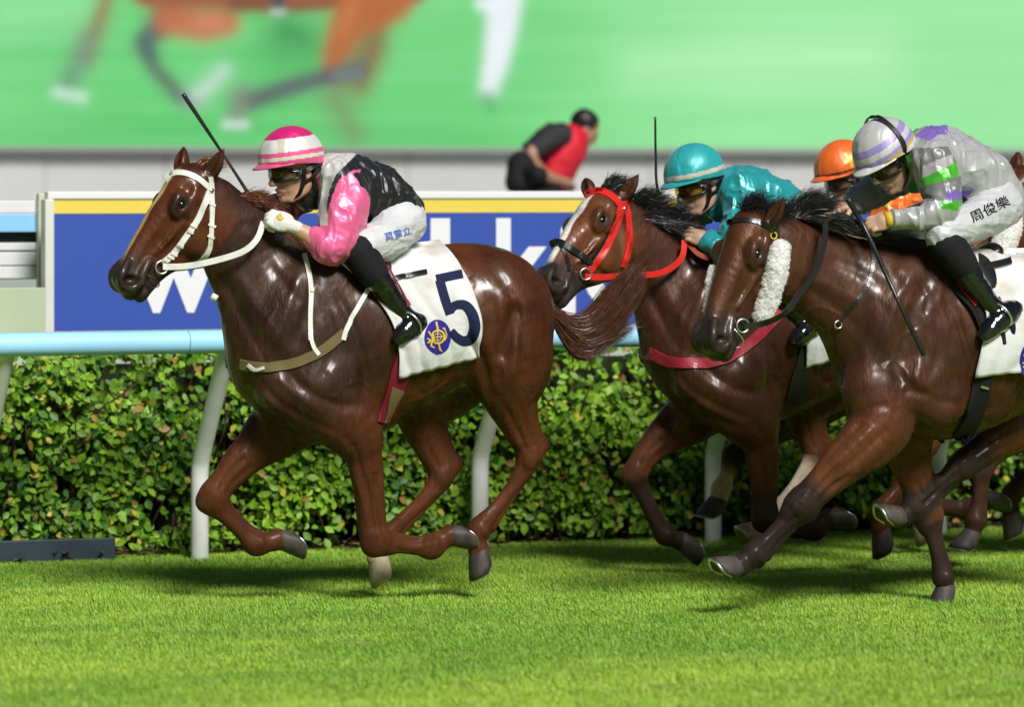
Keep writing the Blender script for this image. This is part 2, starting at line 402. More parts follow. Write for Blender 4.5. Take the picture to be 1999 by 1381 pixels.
for i in range(70):
    u = hl + (hr-hl)*random.random(); v = H0 + .1 + (H1-H0-.2)*random.random()
    tw.tube([(u, v, -.02), (u+random.gauss(0, .04), v, .3), (u+random.gauss(0, .1), v, .75)], [.016, .012, .007], 6)
o = tw.build('branches', m_twig, hedge); o['kind'] = 'stuff'
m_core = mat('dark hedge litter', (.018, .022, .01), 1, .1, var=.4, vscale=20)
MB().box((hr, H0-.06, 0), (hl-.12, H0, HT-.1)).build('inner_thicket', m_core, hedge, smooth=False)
# leaf litter under the hedge
ll = MB()
for i in range(500):
    u = hr + (hl-hr)*random.random(); v = H1 - .28 + .4*random.random()**1.5; a = random.random()*6.3; s = .02+.03*random.random(); z = .012 + .03*random.random()
    c, d = math.cos(a)*s, math.sin(a)*s
    ll.add([(u-c, v-d, z), (u+d*.5, v-c*.5, z+.012), (u+c, v+d, z+.004), (u-d*.5, v+c*.5, z+.01)], [(0, 1, 2, 3)])
o = ll.build('leaf_litter', mat('dry fallen leaves', (.16, .11, .06), .85, .2, var=.5, vscale=6), fr=F0); tag(o, 'dry fallen leaves scattered along the foot of the hedge', 'leaves', kind='stuff')

# dark board at the hedge foot
m_dark = mat('dark slate plastic', (.028, .045, .058), .55, .4, var=.2, vscale=5)
bu0, bu1, bv = U(-420, VP-.1), U(226, VP-.1), VP - .1
kb = MB().box((bu1, bv-.025, -.02), (bu0, bv, .11)).build('edging_board', m_dark, fr=F0, smooth=False, bevel=.006)
tag(kb, 'dark slate edging board on the turf at the left foot of the hedge', 'board')

# ---------------------------------------------------------------- advertising board
VB = VP - 1.0
m_blue = mat('blue printed vinyl', (.040, .088, .40), .45, .4, var=.03, vscale=120, bump=.0006, bscale=300)
m_yel = mat('yellow printed vinyl', (.82, .63, .10), .45, .4, var=.03, vscale=60)
m_wht = mat('white printed lettering', (.82, .82, .83), .45, .4)
m_trim = mat('cream aluminium trim', (.70, .69, .62), .4, .5, var=.05, vscale=4)
board = empty('advertising_board', F0, 'long blue advertising board with yellow band and white lettering behind the hedge', 'advertising board')
bL, bR = U(104, VB), U(2700, VB)
zt, zw, zy, zb = Z(104, 374, VB), Z(104, 389, VB), Z(104, 417, VB), Z(104, 648, VB)
MB().box((bR, VB-.04, zb), (bL, VB, zy)).build('panel', m_blue, board, smooth=False)
MB().box((bR, VB-.04, zy), (bL, VB+.002, zw)).build('yellow_band', m_yel, board, smooth=False)
MB().box((bR, VB-.05, zw), (U(92, VB), VB+.012, zt)).build('top_rail', mat('white top rail', (.8, .8, .8), .4, .4), board, smooth=False, bevel=.006)
MB().box((bR, VB-.04, zb-.025), (bL, VB+.003, zb)).build('yellow_line', m_yel, board, smooth=False)
MB().box((bL, VB-.06, 0), (U(86, VB), VB+.02, zw)).build('end_post', m_trim, board, smooth=False, bevel=.006)
for px in (700, 1300, 1900): MB().box((U(px+9, VB), VB-.08, 0), (U(px, VB), VB-.045, zb)).build('support_post', m_trim, board, smooth=False)
base_z, asc = Z(860, 597, VB), Z(860, 432, VB)
sy = (asc - base_z) / .682
for ch, a, b in (('w', 248, 428), ('w', 430, 610), ('w', 612, 792), ('.', 803, 842), ('h', 840, 958), ('k', 968, 1076), ('j', 1078, 1125), ('c', 1140, 1240), ('.', 1252, 1290), ('c', 1300, 1400), ('o', 1412, 1522), ('m', 1536, 1716)):
    V, Fc = text_mesh(ch, .024)
    x0, x1 = V[:, 0].min(), V[:, 0].max(); t = (V[:, 0]-x0)/(x1-x0)
    ua, ub = U(a, VB), U(b, VB)
    yy = V[:, 1] * (.72 if ch == '.' else 1)
    P = np.stack([ua + (ub-ua)*t*(.9 if ch == '.' else 1), np.full(len(t), VB+.004), base_z + yy*sy], 1)
    mesh('letter', P, Fc, m_wht, board, smooth=False)

# ---------------------------------------------------------------- slatted fence and pale panel left of the board
m_slat = mat('white slat', (.74, .74, .75), .5, .4, var=.06, vscale=3); m_lb = mat('light blue slat', (.27, .58, .85), .45, .4)
VF = VB - .35
fence = empty('slatted_fence', F0, 'fence of white and pale blue slats left of the advertising board', 'fence')
f0, f1 = U(-600, VF), U(82, VF)
for (ya, yb, mm) in ((392, 416, m_slat), (418, 453, m_lb), (474, 489, m_slat), (492, 518, m_slat), (520, 544, m_slat)):
    MB().box((f1, VF-.03, Z(40, yb, VF)), (f0, VF, Z(40, ya, VF))).build('slat', mm, fence, smooth=False, bevel=.004)
for px in (78, -180, -430):
    MB().box((U(px+14, VF), VF+.004, 0), (U(px-8, VF), VF+.05, Z(40, 378, VF))).build('post', mat('cream post', (.62, .60, .42), .5), fence, smooth=False, bevel=.005)
MB().box((f1, VF-.1, Z(40, 475, VF)), (f0, VF-.06, Z(40, 450, VF))).build('back_board', mat('dark backing', (.03, .03, .028), .8), fence, smooth=False)
MB().box((f1, VF-.1, Z(40, 546, VF)), (f0, VF-.06, Z(40, 476, VF))).build('back_board', mat('grey backing', (.3, .3, .28), .8), fence, smooth=False)
pp = MB().box((U(88, VB+.1), VB+.08, 0), (U(-600, VB+.1), VB+.11, Z(40, 562, VB+.1))).build('pale_green_panel', mat('pale green sheet', (.46, .54, .36), .5, .4, var=.12, vscale=1.5), fr=F0, smooth=False, bevel=.004)
tag(pp, 'pale green sheet panel below the white slats at the left edge', 'panel')
hb = MB()
for i in range(900):
    c = np.array((U(-500, VF) + (U(70, VF)-U(-500, VF))*random.random(), VF-.2-.2*random.random(), .9+.26*random.random()))
    n_ = np.array((random.gauss(0, .6), 1, random.gauss(.4, .5))); t_ = np.cross(n_, (random.random(), 0, 1)); t_ /= np.linalg.norm(t_); s_ = np.cross(n_, t_); s_ /= np.linalg.norm(s_); z_ = .04+.03*random.random()
    hb.add([c, c+z_*(.5*t_+.3*s_), c+z_*t_, c+z_*(.5*t_-.3*s_)], [(0, 1, 2, 3)])
o = hb.build('low_shrub', mat('shrub leaves', (.09, .22, .02), .6, .3, var=.4, vscale=12), fr=F0); tag(o, 'low green shrub glimpsed between the slats at the left edge', 'shrub')

# ---------------------------------------------------------------- terrace, wall and big screen behind
VT = VP - 5.5; VW = -26.0
m_con = mat('grey concrete', (.40, .395, .385), .75, .3, var=.08, vscale=.7, bump=.003, bscale=9)
TZ = .95
te = MB().box((-40, VW+.3, 0), (40, VT, TZ)).build('terrace', m_con, fr=F0, smooth=False); tag(te, 'raised concrete terrace behind the advertising board', kind='structure')
zs = Z(0, 285, VW)
wl = empty('screen_wall', F0, 'grey panelled wall below the giant video screen', 'wall')
m_wall = mat('grey wall panel', (.46, .455, .45), .6, .35, var=.05, vscale=.6)
wu = [U(px, VW) for px in range(-1800, 3900, 236)]
for i in range(len(wu)-1): MB().box((wu[i+1]+.004, VW-.2, TZ), (wu[i]-.004, VW+.02*(i % 2)*.3, zs-.05)).build('panel', m_wall, wl, smooth=False, bevel=.003)
MB().box((wu[-1], VW-.25, TZ), (wu[0], VW-.05, zs-.04)).build('backing', m_con, wl, smooth=False)
# the screen: a lit picture of galloping legs on grass
scr = empty('video_screen', F0, 'giant lit video screen showing galloping horse legs on green grass', 'video screen')
SU0, SU1, SZ1 = U(-1800, VW), U(3800, VW), zs + 7.0
nu, nz = 760, 150
gz = np.concatenate([np.linspace(zs, zs+2.1, nz-30), np.linspace(zs+2.15, SZ1, 30)])
gu = np.concatenate([np.linspace(SU0, U(-60, VW), 60), np.linspace(U(-60, VW)-.01, U(2060, VW)+.01, nu-120), np.linspace(U(2060, VW), SU1, 60)])
UU, ZZ = np.meshgrid(gu, gz, indexing='ij'); SP = np.stack([UU, np.full_like(UU, VW+.16), ZZ], -1).reshape(-1, 3)
pq = F0.px(SP); X, Y = pq[:, 0], pq[:, 1]
Q3 = np.stack([X/1000, Y/250, 0*X], 1)
ng = np.clip(.5 + .5*vnoise(Q3, 2.2, 1) + .3*vnoise(Q3*np.array((1, 3, 1)), 4.1, 2), 0, 1)[:, None]
lt = np.clip((X-950)/500, 0, 1)[:, None] * .75 + .12*np.clip((250-X)/250, 0, 1)[:, None]
gcol = (1-ng)*np.array(srgb(92, 205, 110)) + ng*np.array(srgb(128, 222, 140)); gcol = (1-lt)*gcol + lt*np.array(srgb(166, 240, 172))
def stroke(pts, rs, colr, soft=14, op=1.0):
    global gcol
    pts = np.array(pts, float); best = np.full(len(X), 1e9)
    for i in range(len(pts)-1):
        d = pts[i+1]-pts[i]; t = np.clip(((X-pts[i][0])*d[0]+(Y-pts[i][1])*d[1])/(d@d), 0, 1)
        best = np.minimum(best, np.hypot(X-pts[i][0]-t*d[0], Y-pts[i][1]-t*d[1]) - (rs[i]+(rs[i+1]-rs[i])*t))
    a = (op/(1+np.exp(np.clip(best/soft*3.2, -30, 30))))[:, None]; gcol = gcol*(1-a) + a*np.array(srgb(*colr))
pic = [([(560, 80), (640, 95), (700, 70)], [50, 45, 30], (62, 160, 82), 50, .75), ([(20, 30), (160, 20)], [40, 30], (175, 245, 185), 70, .5), ([(480, 120), (620, 130)], [30, 30], (80, 190, 100), 60, .5), ([(0, 255), (900, 262)], [10, 10], (96, 196, 112), 30, .5), ([(1250, 130), (1700, 110)], [30, 40], (196, 252, 196), 90, .6), ([(1100, 240), (1900, 250)], [12, 12], (140, 232, 150), 50, .5),
    ([(690, 262), (655, 190), (700, 90)], [16, 24, 30], (128, 132, 96), 40, .75), ([(215, -20), (190, 50), (165, 110)], [13, 15, 17], (150, 98, 66), 26, .85), ([(172, 80), (150, 130), (135, 160)], [17, 18, 16], (112, 158, 134), 30, .85), ([(135, 150), (128, 172)], [12, 12], (92, 150, 100), 24, .6), ([(112, 180), (160, 190)], [9, 9], (212, 240, 224), 18, .9),
    ([(318, 40), (282, 85), (300, 130), (345, 180), (372, 196)], [26, 20, 14, 13, 12], (88, 92, 92), 22, .95), ([(284, 75), (290, 100)], [14, 12], (70, 110, 110), 16, .7), ([(352, 190), (380, 196)], [10, 9], (95, 110, 130), 16, .8), ([(385, 186), (435, 140)], [16, 14], (196, 224, 210), 26, .9),
    ([(335, 35), (400, 48), (440, 42)], [34, 32, 28], (196, 112, 72), 22, .97), ([(395, 42), (425, 45)], [10, 10], (216, 142, 108), 18, .7), ([(300, -42), (520, -36), (700, -36), (800, -34)], [58, 56, 52, 42], (158, 84, 54), 16, 1), ([(460, 6), (560, 12), (650, 4)], [14, 10, 10], (118, 66, 46), 16, .8), ([(560, 0), (640, -4)], [7, 7], (170, 96, 66), 12, .6),
    ([(543, -8), (544, 16)], [12, 10], (58, 76, 78), 10, 1), ([(534, 23), (553, 23)], [4, 4], (214, 232, 226), 9, 1), ([(560, 60), (590, 70)], [20, 14], (52, 132, 78), 30, .6),
    ([(735, 20), (728, 100), (705, 165)], [28, 24, 18], (138, 96, 58), 30, .85), ([(735, -14), (678, 48), (655, 108), (648, 130)], [74, 36, 24, 18], (186, 102, 50), 20, .97), ([(690, 10), (668, 60)], [10, 8], (208, 128, 72), 16, .6), ([(700, 136), (640, 150), (560, 172), (490, 196)], [16, 17, 19, 19], (86, 86, 98), 20, .95), ([(700, 140), (660, 146)], [9, 9], (120, 138, 140), 14, .7), ([(470, 190), (462, 222)], [22, 19], (128, 136, 124), 24, .85), ([(440, 243), (478, 243)], [6, 6], (222, 238, 232), 12, .95),
    ([(985, -10), (980, 50), (968, 120), (955, 170)], [34, 30, 24, 18], (242, 247, 255), 18, .97), ([(938, 8), (965, 12)], [10, 14], (242, 247, 255), 12, .9), ([(952, 190), (958, 206)], [12, 8], (88, 164, 96), 22, .7)]
for q in pic: stroke(*q)
st_ = (vnoise(np.stack([X/420, Y/13, 0*X], 1), 1.0, 8)*.045 + vnoise(np.stack([X/160, Y/6, 0*X], 1), 1.0, 9)*.03)[:, None]; gcol = np.clip(gcol*(1+st_)*.96+.03, 0, 1)
m_led, t_, b_ = nodes('lit led picture')
e_ = t_.nodes.new('ShaderNodeEmission'); a_ = t_.nodes.new('ShaderNodeAttribute'); a_.attribute_name = 'Col'; t_.links.new(a_.outputs[0], e_.inputs[0]); t_.links.new(e_.outputs[0], t_.nodes['Material Output'].inputs[0])
ii = (np.arange(len(gu)-1)[:, None]*nz + np.arange(nz-1)[None]).ravel()
mesh('picture', SP, np.stack([ii, ii+1, ii+nz+1, ii+nz], 1), m_led, scr, colors=gcol)
MB().box((SU1, VW-.1, zs-.03), (SU0, VW+.15, SZ1+.1)).build('cabinet', m_dark, scr, smooth=False)
MB().box((SU1, VW-.05, zs-.045), (SU0, VW+.17, zs-.005)).build('lower_frame', mat('grey frame', (.3, .31, .3), .5), scr, smooth=False)

# ================================================================== HORSES
def coat_mat(name, rough=.46, spec=.34, coat=.24):
    m, t, b = nodes(name); L = t.links
    a = t.nodes.new('ShaderNodeAttribute'); a.attribute_name = 'Col'
    tc = t.nodes.new('ShaderNodeTexCoord')
    def noise(scale, detail=3, stretch=None, dist=0):
        n = t.nodes.new('ShaderNodeTexNoise'); n.inputs['Scale'].default_value = scale; n.inputs['Detail'].default_value = detail; n.inputs['Distortion'].default_value = dist
        if stretch:
            mp = t.nodes.new('ShaderNodeMapping'); mp.inputs['Scale'].default_value = stretch; mp.inputs['Rotation'].default_value = (0, R(35), 0); L.new(tc.outputs['Object'], mp.inputs[0]); L.new(mp.outputs[0], n.inputs[0])
        else: L.new(tc.outputs['Object'], n.inputs[0])
        return n.outputs[0]
    def rng_(x, a0, b0, c, d):
        r = t.nodes.new('ShaderNodeMapRange'); 
        for i, v in zip((1, 2, 3, 4), (a0, b0, c, d)): r.inputs[i].default_value = v
        L.new(x, r.inputs[0]); return r.outputs[0]
    def mul(c, f):
        x = t.nodes.new('ShaderNodeMix'); x.data_type = 'RGBA'; x.blend_type = 'MULTIPLY'; x.inputs[0].default_value = 1; L.new(c, x.inputs[6]); L.new(f, x.inputs[7]); return x.outputs[2]
    c = mul(a.outputs['Color'], rng_(noise(6, 5, None, .5), .3, .7, .62, 1.32)); c = mul(c, rng_(noise(160, 2, (1, 1, .12)), .3, .7, .82, 1.18)); L.new(c, b.inputs['Base Color'])
    ro = t.nodes.new('ShaderNodeMath'); ro.operation = 'ADD'; L.new(rng_(noise(7, 4, None, .6), .35, .65, rough-.06, rough+.18), ro.inputs[0]); L.new(rng_(a.outputs['Alpha'], 0, 1, .22, 0), ro.inputs[1]); L.new(ro.outputs[0], b.inputs['Roughness'])
    cw = t.nodes.new('ShaderNodeMath'); cw.operation = 'MULTIPLY'; L.new(rng_(noise(20, 5, (1, 1, .38), 1.2), .40, .66, .04, coat*2.9), cw.inputs[0]); L.new(rng_(a.outputs['Alpha'], 0, 1, .25, 1), cw.inputs[1]); L.new(cw.outputs[0], b.inputs['Coat Weight'])
    b.inputs['Specular IOR Level'].default_value = spec; b.inputs['Coat Roughness'].default_value = .23; b.inputs['Specular Tint'].default_value = (1, .72, .55, 1)
    n1 = t.nodes.new('ShaderNodeBump'); n1.inputs['Distance'].default_value = .0022; L.new(noise(120, 3, (1, 1, .16)), n1.inputs['Height'])
    n3 = t.nodes.new('ShaderNodeBump'); n3.inputs['Distance'].default_value = .0022; L.new(noise(34, 4, (1, 1, .5), .5), n3.inputs['Height'])
    n2 = t.nodes.new('ShaderNodeBump'); n2.inputs['Distance'].default_value = .010; L.new(noise(7, 2.5, (1, 1, .55), .8), n2.inputs['Height']); L.new(n3.outputs[0], n2.inputs['Normal']); L.new(n2.outputs[0], n1.inputs['Normal'])
    L.new(n1.outputs[0], b.inputs['Normal'])
    return m
m_coat = coat_mat('sweaty groomed coat')
m_hoof = mat('horn hoof', (.055, .045, .038), .6, .4, var=.5, vscale=22, stretch=(1, 1, .15), bump=.002, bscale=30)
m_hoofp = mat('pale hoof', (.42, .33, .22), .55, .4, var=.25, vscale=18)
m_shoe = mat('worn aluminium shoe', (.62, .62, .62), .35, .5, metal=1)
m_eye = mat('dark wet eye', (.006, .004, .003), .03, .45)
m_steel = mat('polished steel', (.75, .75, .76), .32, .5, metal=1)

def hair_mat(name, c):
    return mat(name, c, .38, .5, var=.45, vscale=30, sheen=.1)
def strands(name, ctrl, width, m, parent, segs=8):
    """many thin tapering hair strands at once; ctrl = (count, points, 3) control points in local space"""
    P = np.asarray(ctrl, float); n, c = P.shape[:2]; Q = np.concatenate([2*P[:, :1]-P[:, 1:2], P, 2*P[:, -1:]-P[:, -2:-1]], 1); per = max(2, segs//(c-1)); out = []
    for i in range(1, c):
        for t in np.linspace(0, 1, per, endpoint=False):
            A, B, C_, D = Q[:, i-1], Q[:, i], Q[:, i+1], Q[:, i+2]; out.append(.5*(2*B+(C_-A)*t+(2*A-5*B+4*C_-D)*t*t+(3*B-A-3*C_+D)*t**3))
    out.append(P[:, -1]); P = np.stack(out, 1); k = P.shape[1]
    T = np.gradient(P, axis=1); rv = rng.normal(0, .4, (n, 1, 3)) + np.array((0, 1, 0)); sd_ = np.cross(T, rv); sd_ /= np.linalg.norm(sd_, axis=2)[..., None] + 1e-9
    w_ = width*(.6+.8*rng.random((n, 1)))*np.clip(1.05-np.linspace(0, 1, k)**2, .08, 1)[None]
    V = np.stack([P-sd_*w_[..., None]/2, P+sd_*w_[..., None]/2], 2).reshape(-1, 3)
    b0 = (np.arange(n)[:, None]*k + np.arange(k-1)[None]).ravel()*2
    return mesh(name, V, np.stack([b0, b0+1, b0+3, b0+2], 1), m, parent)

def head_matrix(fr, poll, nose, roll=0):
    """canonical head: x from poll to nose along the face line (0.6 long), z out of the face, y to the near cheek"""
    a, b = fr.loc(*poll), fr.loc(*nose); x = b-a; L = np.linalg.norm(x); x /= L
    ref = np.array((1, 0, 1.)); z = ref - x*(ref@x); z /= np.linalg.norm(z); y = np.cross(z, x)
    r = R(roll); z2 = z*math.cos(r) + y*math.sin(r); y2 = np.cross(z2, x)
    M = np.eye(4); s = L/.6; M[:3, 0] = x*s; M[:3, 1] = y2*s; M[:3, 2] = z2*s; M[:3, 3] = a; return M
def xf(M, P): P = np.asarray(P, float); return P @ M[:3, :3].T + M[:3, 3]

def horse_head(S, M, ears):
    S.M = M
    S.ell((.10, 0, -.108), (.13, .084, .105), k=.04)
    S.tube([(.06, 0, -.09), (.22, 0, -.082), (.36, 0, -.078), (.47, 0, -.084), (.53, 0, -.10)], [.088, .080, .064, .056, .055], [.95, .98, .80, .76, .85], k=.03)
    S.tube([(.18, 0, -.235), (.28, 0, -.235), (.40, 0, -.20), (.50, 0, -.182)], [.082, .066, .042, .032], [.55, .56, .72, .9], k=.03)
    S.tube([(.16, 0, -.16), (.30, 0, -.155), (.42, 0, -.145), (.50, 0, -.14)], [.078, .062, .050, .045], [.8, .78, .8, .85], k=.03)
    for s in (1, -1):
        S.ell((.195, s*.050, -.205), (.118, .038, .118), k=.03)                     # jowl
        S.ell((.180, s*.084, -.072), (.062, .03, .044), (0, 14, 0), k=.02)           # orbit
        S.tube([(.13, s*.085, -.044), (.16, s*.102, -.038), (.195, s*.105, -.044), (.23, s*.092, -.067)], [.010, .013, .012, .008], k=.012)   # brow
        S.tube([(.15, s*.098, -.097), (.185, s*.103, -.100), (.22, s*.094, -.090)], [.006, .008, .006], k=.012)   # lower lid
        S.tube([(.235, s*.080, -.128), (.31, s*.069, -.128), (.385, s*.053, -.122)], [.005, .005, .003], k=.03)     # facial crest
        S.tube([(.09, s*.083, -.085), (.13, s*.093, -.10), (.19, s*.092, -.125)], [.016, .014, .01], k=.02)  # cheek arch
        S.tube([(.10, s*.075, -.125), (.13, s*.082, -.20), (.20, s*.078, -.275)], [.014, .014, .012], k=.03)  # jaw rear edge
        S.tube([(.495, s*.032, -.046), (.55, s*.050, -.050), (.588, s*.046, -.080), (.582, s*.046, -.120), (.55, s*.05, -.135)], [.015, .018, .017, .015, .012], k=.012)  # nostril wing
        S.tube([(.44, s*.046, -.115), (.50, s*.05, -.125), (.53, s*.055, -.14)], [.013, .018, .016], k=.02)
    S.ell((.558, 0, -.098), (.044, .050, .060), k=.03)
    S.ell((.572, 0, -.142), (.042, .046, .036), k=.02)
    S.ell((.550, 0, -.190), (.044, .035, .026), k=.016)
    S.ell((.50, 0, -.188), (.045, .036, .026), k=.02)
    for s in (1, -1):
        S.ell((.112, s*.098, -.055), (.024, .016, .016), k=.025, op=-1)              # hollow over the eye
        S.tube([(.26, s*.090, -.165), (.33, s*.076, -.16), (.40, s*.066, -.155)], [.012, .014, .010], k=.03, op=-1)
        S.tube([(.27, s*.092, -.075), (.34, s*.074, -.085), (.42, s*.062, -.085)], [.014, .012, .009], k=.03, op=-1)
        S.ell((.552, s*.060, -.092), (.034, .030, .021), (0, -50, 0), k=.010, op=-1)  # nostril
        S.tube([(.61, s*.03, -.168), (.57, s*.05, -.169), (.51, s*.052, -.162), (.45, s*.05, -.150)], [.008, .009, .008, .004], k=.008, op=-1)  # mouth
        S.ell((.181, s*.117, -.0705), (.027, .017, .0165), (0, 12, 0), k=.006, op=-1)
    S.M = None
    for base, tip, face in ears:                     # ear: leaf-shaped cone with a hollow front
        b, t = np.array(base), np.array(tip); d = t-b; L = np.linalg.norm(d); d /= L
        S.tube([b - d*.03, b + d*L*.28, b + d*L*.62, t], [.026, .034, .025, .004], 1, k=.022)
        f = np.array(face, float); f -= d*(f@d); f /= np.linalg.norm(f)
        S.tube([b + d*L*.22 + f*.036, b + d*L*.6 + f*.028, b + d*L*.88 + f*.010], [.021, .017, .004], 1, k=.007, op=-1)

def leg_pts(fr, L):  return np.array([fr.loc(p[0], p[1], p[3]) for p in L]), np.array([p[2]*(1 if i < 2 else .93 if i == 2 else .85)/fr.ppm(p[0], p[3]) for i, p in enumerate(L)])

def horse(name, fr, sp, res, label, group=None):
    root = empty(name, fr, label, 'horse', group or 'racehorses galloping along the rail')
    S = Sculpt(res)
    def chain(key):
        L = sp[key]; P = np.array([fr.loc(p[0], p[1], 0) for p in L]); r = np.array([p[2]/fr.ppm(p[0]) for p in L]); lat = np.array([p[3] for p in L])/r
        return P, r, lat
    P, r, lat = chain('torso'); S.tube(P, r, lat, k=.05, n=4); S.tor = (P, r)
    P2, r2, lat2 = chain('neck'); S.tube(P2, r2, lat2, k=.10, n=4)
    # legs with their muscle masses
    legs = {}
    for key in ('nf', 'ff', 'nh', 'fh'):
        if key not in sp: continue
        Q, rr = leg_pts(fr, sp[key]); legs[key] = (Q, rr)
        nj = sp.get('joint', {}).get(key, 3); fj = len(Q)-3; rc = rr.copy(); rc[nj+1:fj] *= .80
        S.tube(Q, rc, np.linspace(.8, .92, len(rr)), k=.045, n=5)
        s = 1 if key[0] == 'n' else -1
        nj = sp.get('joint', {}).get(key, 3)      # index of knee / hock in the chain
        K = Q[nj]; kr = rr[nj]
        up_ = Q[nj-1]-K; up_ /= np.linalg.norm(up_); dn = Q[nj+1]-K; dn /= np.linalg.norm(dn)
        if key[1] == 'f':
            S.ell(K, (kr*1.05, kr*.95, kr*1.15), k=.02)
            bk = -(up_+dn); bk = bk if np.linalg.norm(bk) > .2 else np.array((.5, 0, .1)); bk /= np.linalg.norm(bk)
            S.tube([K + bk*kr*.35 - up_*.02, K + bk*kr*.3 + dn*.05], [kr*.75, kr*.6], .9, k=.02, sub=False)
            # forearm muscle
            S.tube([Q[nj-1] + up_*.10, Q[nj-1] + np.array((0, s*.012, 0)), K + up_*.06], [rr[nj-1]*1.02, rr[nj-1]*.85, kr*.6], .85, k=.03)
        else:
            pt = -(dn - up_*.0); bkw = np.array((-1, 0, .2)); 
            cap_ = K - dn*kr*.9 + bkw*kr*.55
            S.tube([K, cap_], [kr*.95, kr*.62], .75, k=.02, sub=False)                 # point of hock
            S.tube([cap_, (cap_*.45 + (Q[nj-2])*.55) + bkw*.03], [kr*.42, kr*.5], .7, k=.035, sub=False)  # tendon of the gaskin
        # tendons, fetlock, pastern
        # lines between muscles and between bone and tendon
        out_ = np.array((0, s, 0.)); fj = len(Q)-3
        for s2 in (1, -1):
            o2 = np.array((0, s2, 0.)); ax_ = Q[nj-2]-K; ax_ /= np.linalg.norm(ax_); bq = np.cross(ax_, (0, 1., 0))
            for off_, rr_ in ((.30, .007), (-.35, .006)):
                S.tube([Q[nj-2]*.75+K*.25 + o2*rr[nj-2]*.80 + bq*rr[nj-2]*off_, Q[nj-1] + o2*rr[nj-1]*.86 + bq*rr[nj-1]*off_, K + ax_*.05 + o2*kr*.9 + bq*kr*off_], [rr_, rr_, rr_*.7], 1, k=.022, op=-1)
            mid_ = Q[fj-1]; 
            S.tube([K + dn*.07 + o2*kr*.68 , mid_ + o2*rr[fj-1]*.92, Q[fj] + o2*rr[fj]*.95 + (mid_-Q[fj])*.25], [.005, .005, .004], 1, k=.012, op=-1)
            S.ell(K + o2*kr*.62, (kr*.5, kr*.3, kr*.55), k=.012)
        fj = len(Q)-3; Fk = Q[fj]; can = (Q[fj-1]-Fk); can /= np.linalg.norm(can)
        pv_ = (up_ + np.array((-.35, 0, 0))) if key[1] == 'f' else np.array((-1, 0, .2)); pv_ -= dn*(pv_@dn); bb = pv_/np.linalg.norm(pv_); bb[1] = 0
        S.ell(Fk, (rr[fj]*1.02, rr[fj]*.92, rr[fj]*1.02), k=.010)
        S.ell(Fk + bb*rr[fj]*.75 - can*.012, (rr[fj]*.5, rr[fj]*.45, rr[fj]*.5), k=.012)                      # ergot and sesamoids
        for s2 in (1, -1):
            S.ell(Fk + np.array((0, s2*rr[fj]*.72, 0)) + bb*rr[fj]*.25, (rr[fj]*.42, rr[fj]*.3, rr[fj]*.5), k=.008)
        md = Q[fj-1]; r_c = rr[fj-1]*.8
        S.tube([K + dn*.06 + bb*kr*.55, K + dn*.10 + bb*r_c*1.12, md + bb*r_c*1.18, Fk + can*.03 + bb*rr[fj]*.85], [kr*.34, r_c*.46, r_c*.46, rr[fj]*.45], .85, k=.006)
        if key[1] == 'f':
            fr_ = -bb
            for s2 in (1, -1):
                S.ell(K + np.array((0, s2*kr*.45, 0)) + fr_*kr*.35 + up_*kr*.45, (kr*.5, kr*.42, kr*.36), k=.010); S.ell(K + np.array((0, s2*kr*.42, 0)) + fr_*kr*.35 + dn*kr*.45, (kr*.46, kr*.4, kr*.32), k=.010)
            S.ell(K + bb*kr*.75, (kr*.5, kr*.38, kr*.55), k=.012)
        else:
            for s2 in (1, -1): S.ell(K + np.array((0, s2*kr*.62, 0)) + dn*kr*.3, (kr*.55, kr*.32, kr*.7), k=.010)
    # big muscles
    for e in sp.get('muscle', ()):
        px, py, v, rx, ry, rz, rot, kk = e; c = fr.loc(px, py, v); S.ell(c, (rx, ry, rz), (0, rot, 0), k=kk)
    for e in sp.get('groove', ()):
        pts = np.array([fr.loc(q[0], q[1], q[2]) for q in e[0]]); S.tube(pts, [e[1]]*len(pts), 1, k=e[2], op=-1)
    HM = head_matrix(fr, *sp['head'], roll=sp.get('roll', 0)); horse_head(S, HM, [(fr.loc(*e[0]), fr.loc(*e[1]), e[2]) for e in sp['ears']])
    V, Q = S.build()
    N = vnormals(V, Q); P_ = V*np.array((1, 0, 1)) + np.abs(V)*np.array((0, 1, 0)); pp = fr.px(P_); fc = np.clip(N[:, 1]*np.sign(V[:, 1]+1e-6)*2.2, 0, 1); D = np.zeros(len(V))
    for pts, sg, am in sp.get('strokes', ()):
        c_ = crom(np.array(pts, float), 6); lo_, hi_ = c_.min(0)-3*sg, c_.max(0)+3*sg
        sel = np.nonzero((pp[:, 0] > lo_[0]) & (pp[:, 0] < hi_[0]) & (pp[:, 1] > lo_[1]) & (pp[:, 1] < hi_[1]) & (fc > 0))[0]; q = pp[sel]; bd_ = np.full(len(sel), 1e9); tw_ = np.zeros(len(sel))
        for j in range(len(c_)-1):
            d = c_[j+1]-c_[j]; t = np.clip(((q-c_[j])@d)/(d@d+1e-9), 0, 1); e = np.linalg.norm(q-c_[j]-t[:, None]*d, axis=1); mm = e < bd_; bd_[mm] = e[mm]; tw_[mm] = ((j+t)/(len(c_)-1))[mm]
        D[sel] += .62*am*np.exp(-(bd_/sg)**2)*np.clip(np.sin(np.pi*np.clip(tw_, .02, .98))*2.2, 0, 1)
    V = V + N*(D*fc)[:, None]
    # colour: coat, darker points, muzzle, face marking
    base = np.array(sp['coat']); C = np.tile(base, (len(V), 1))
    low = np.clip((V[:, 2]-.75)/.5, 0, 1)[:, None]
    pat = np.clip(.5+.5*vnoise(V, 2.3, 3), 0, 1)[:, None]; C = C*(.8+.4*pat)
    nk = np.array(sp.get('neckcol', sp['coat']))
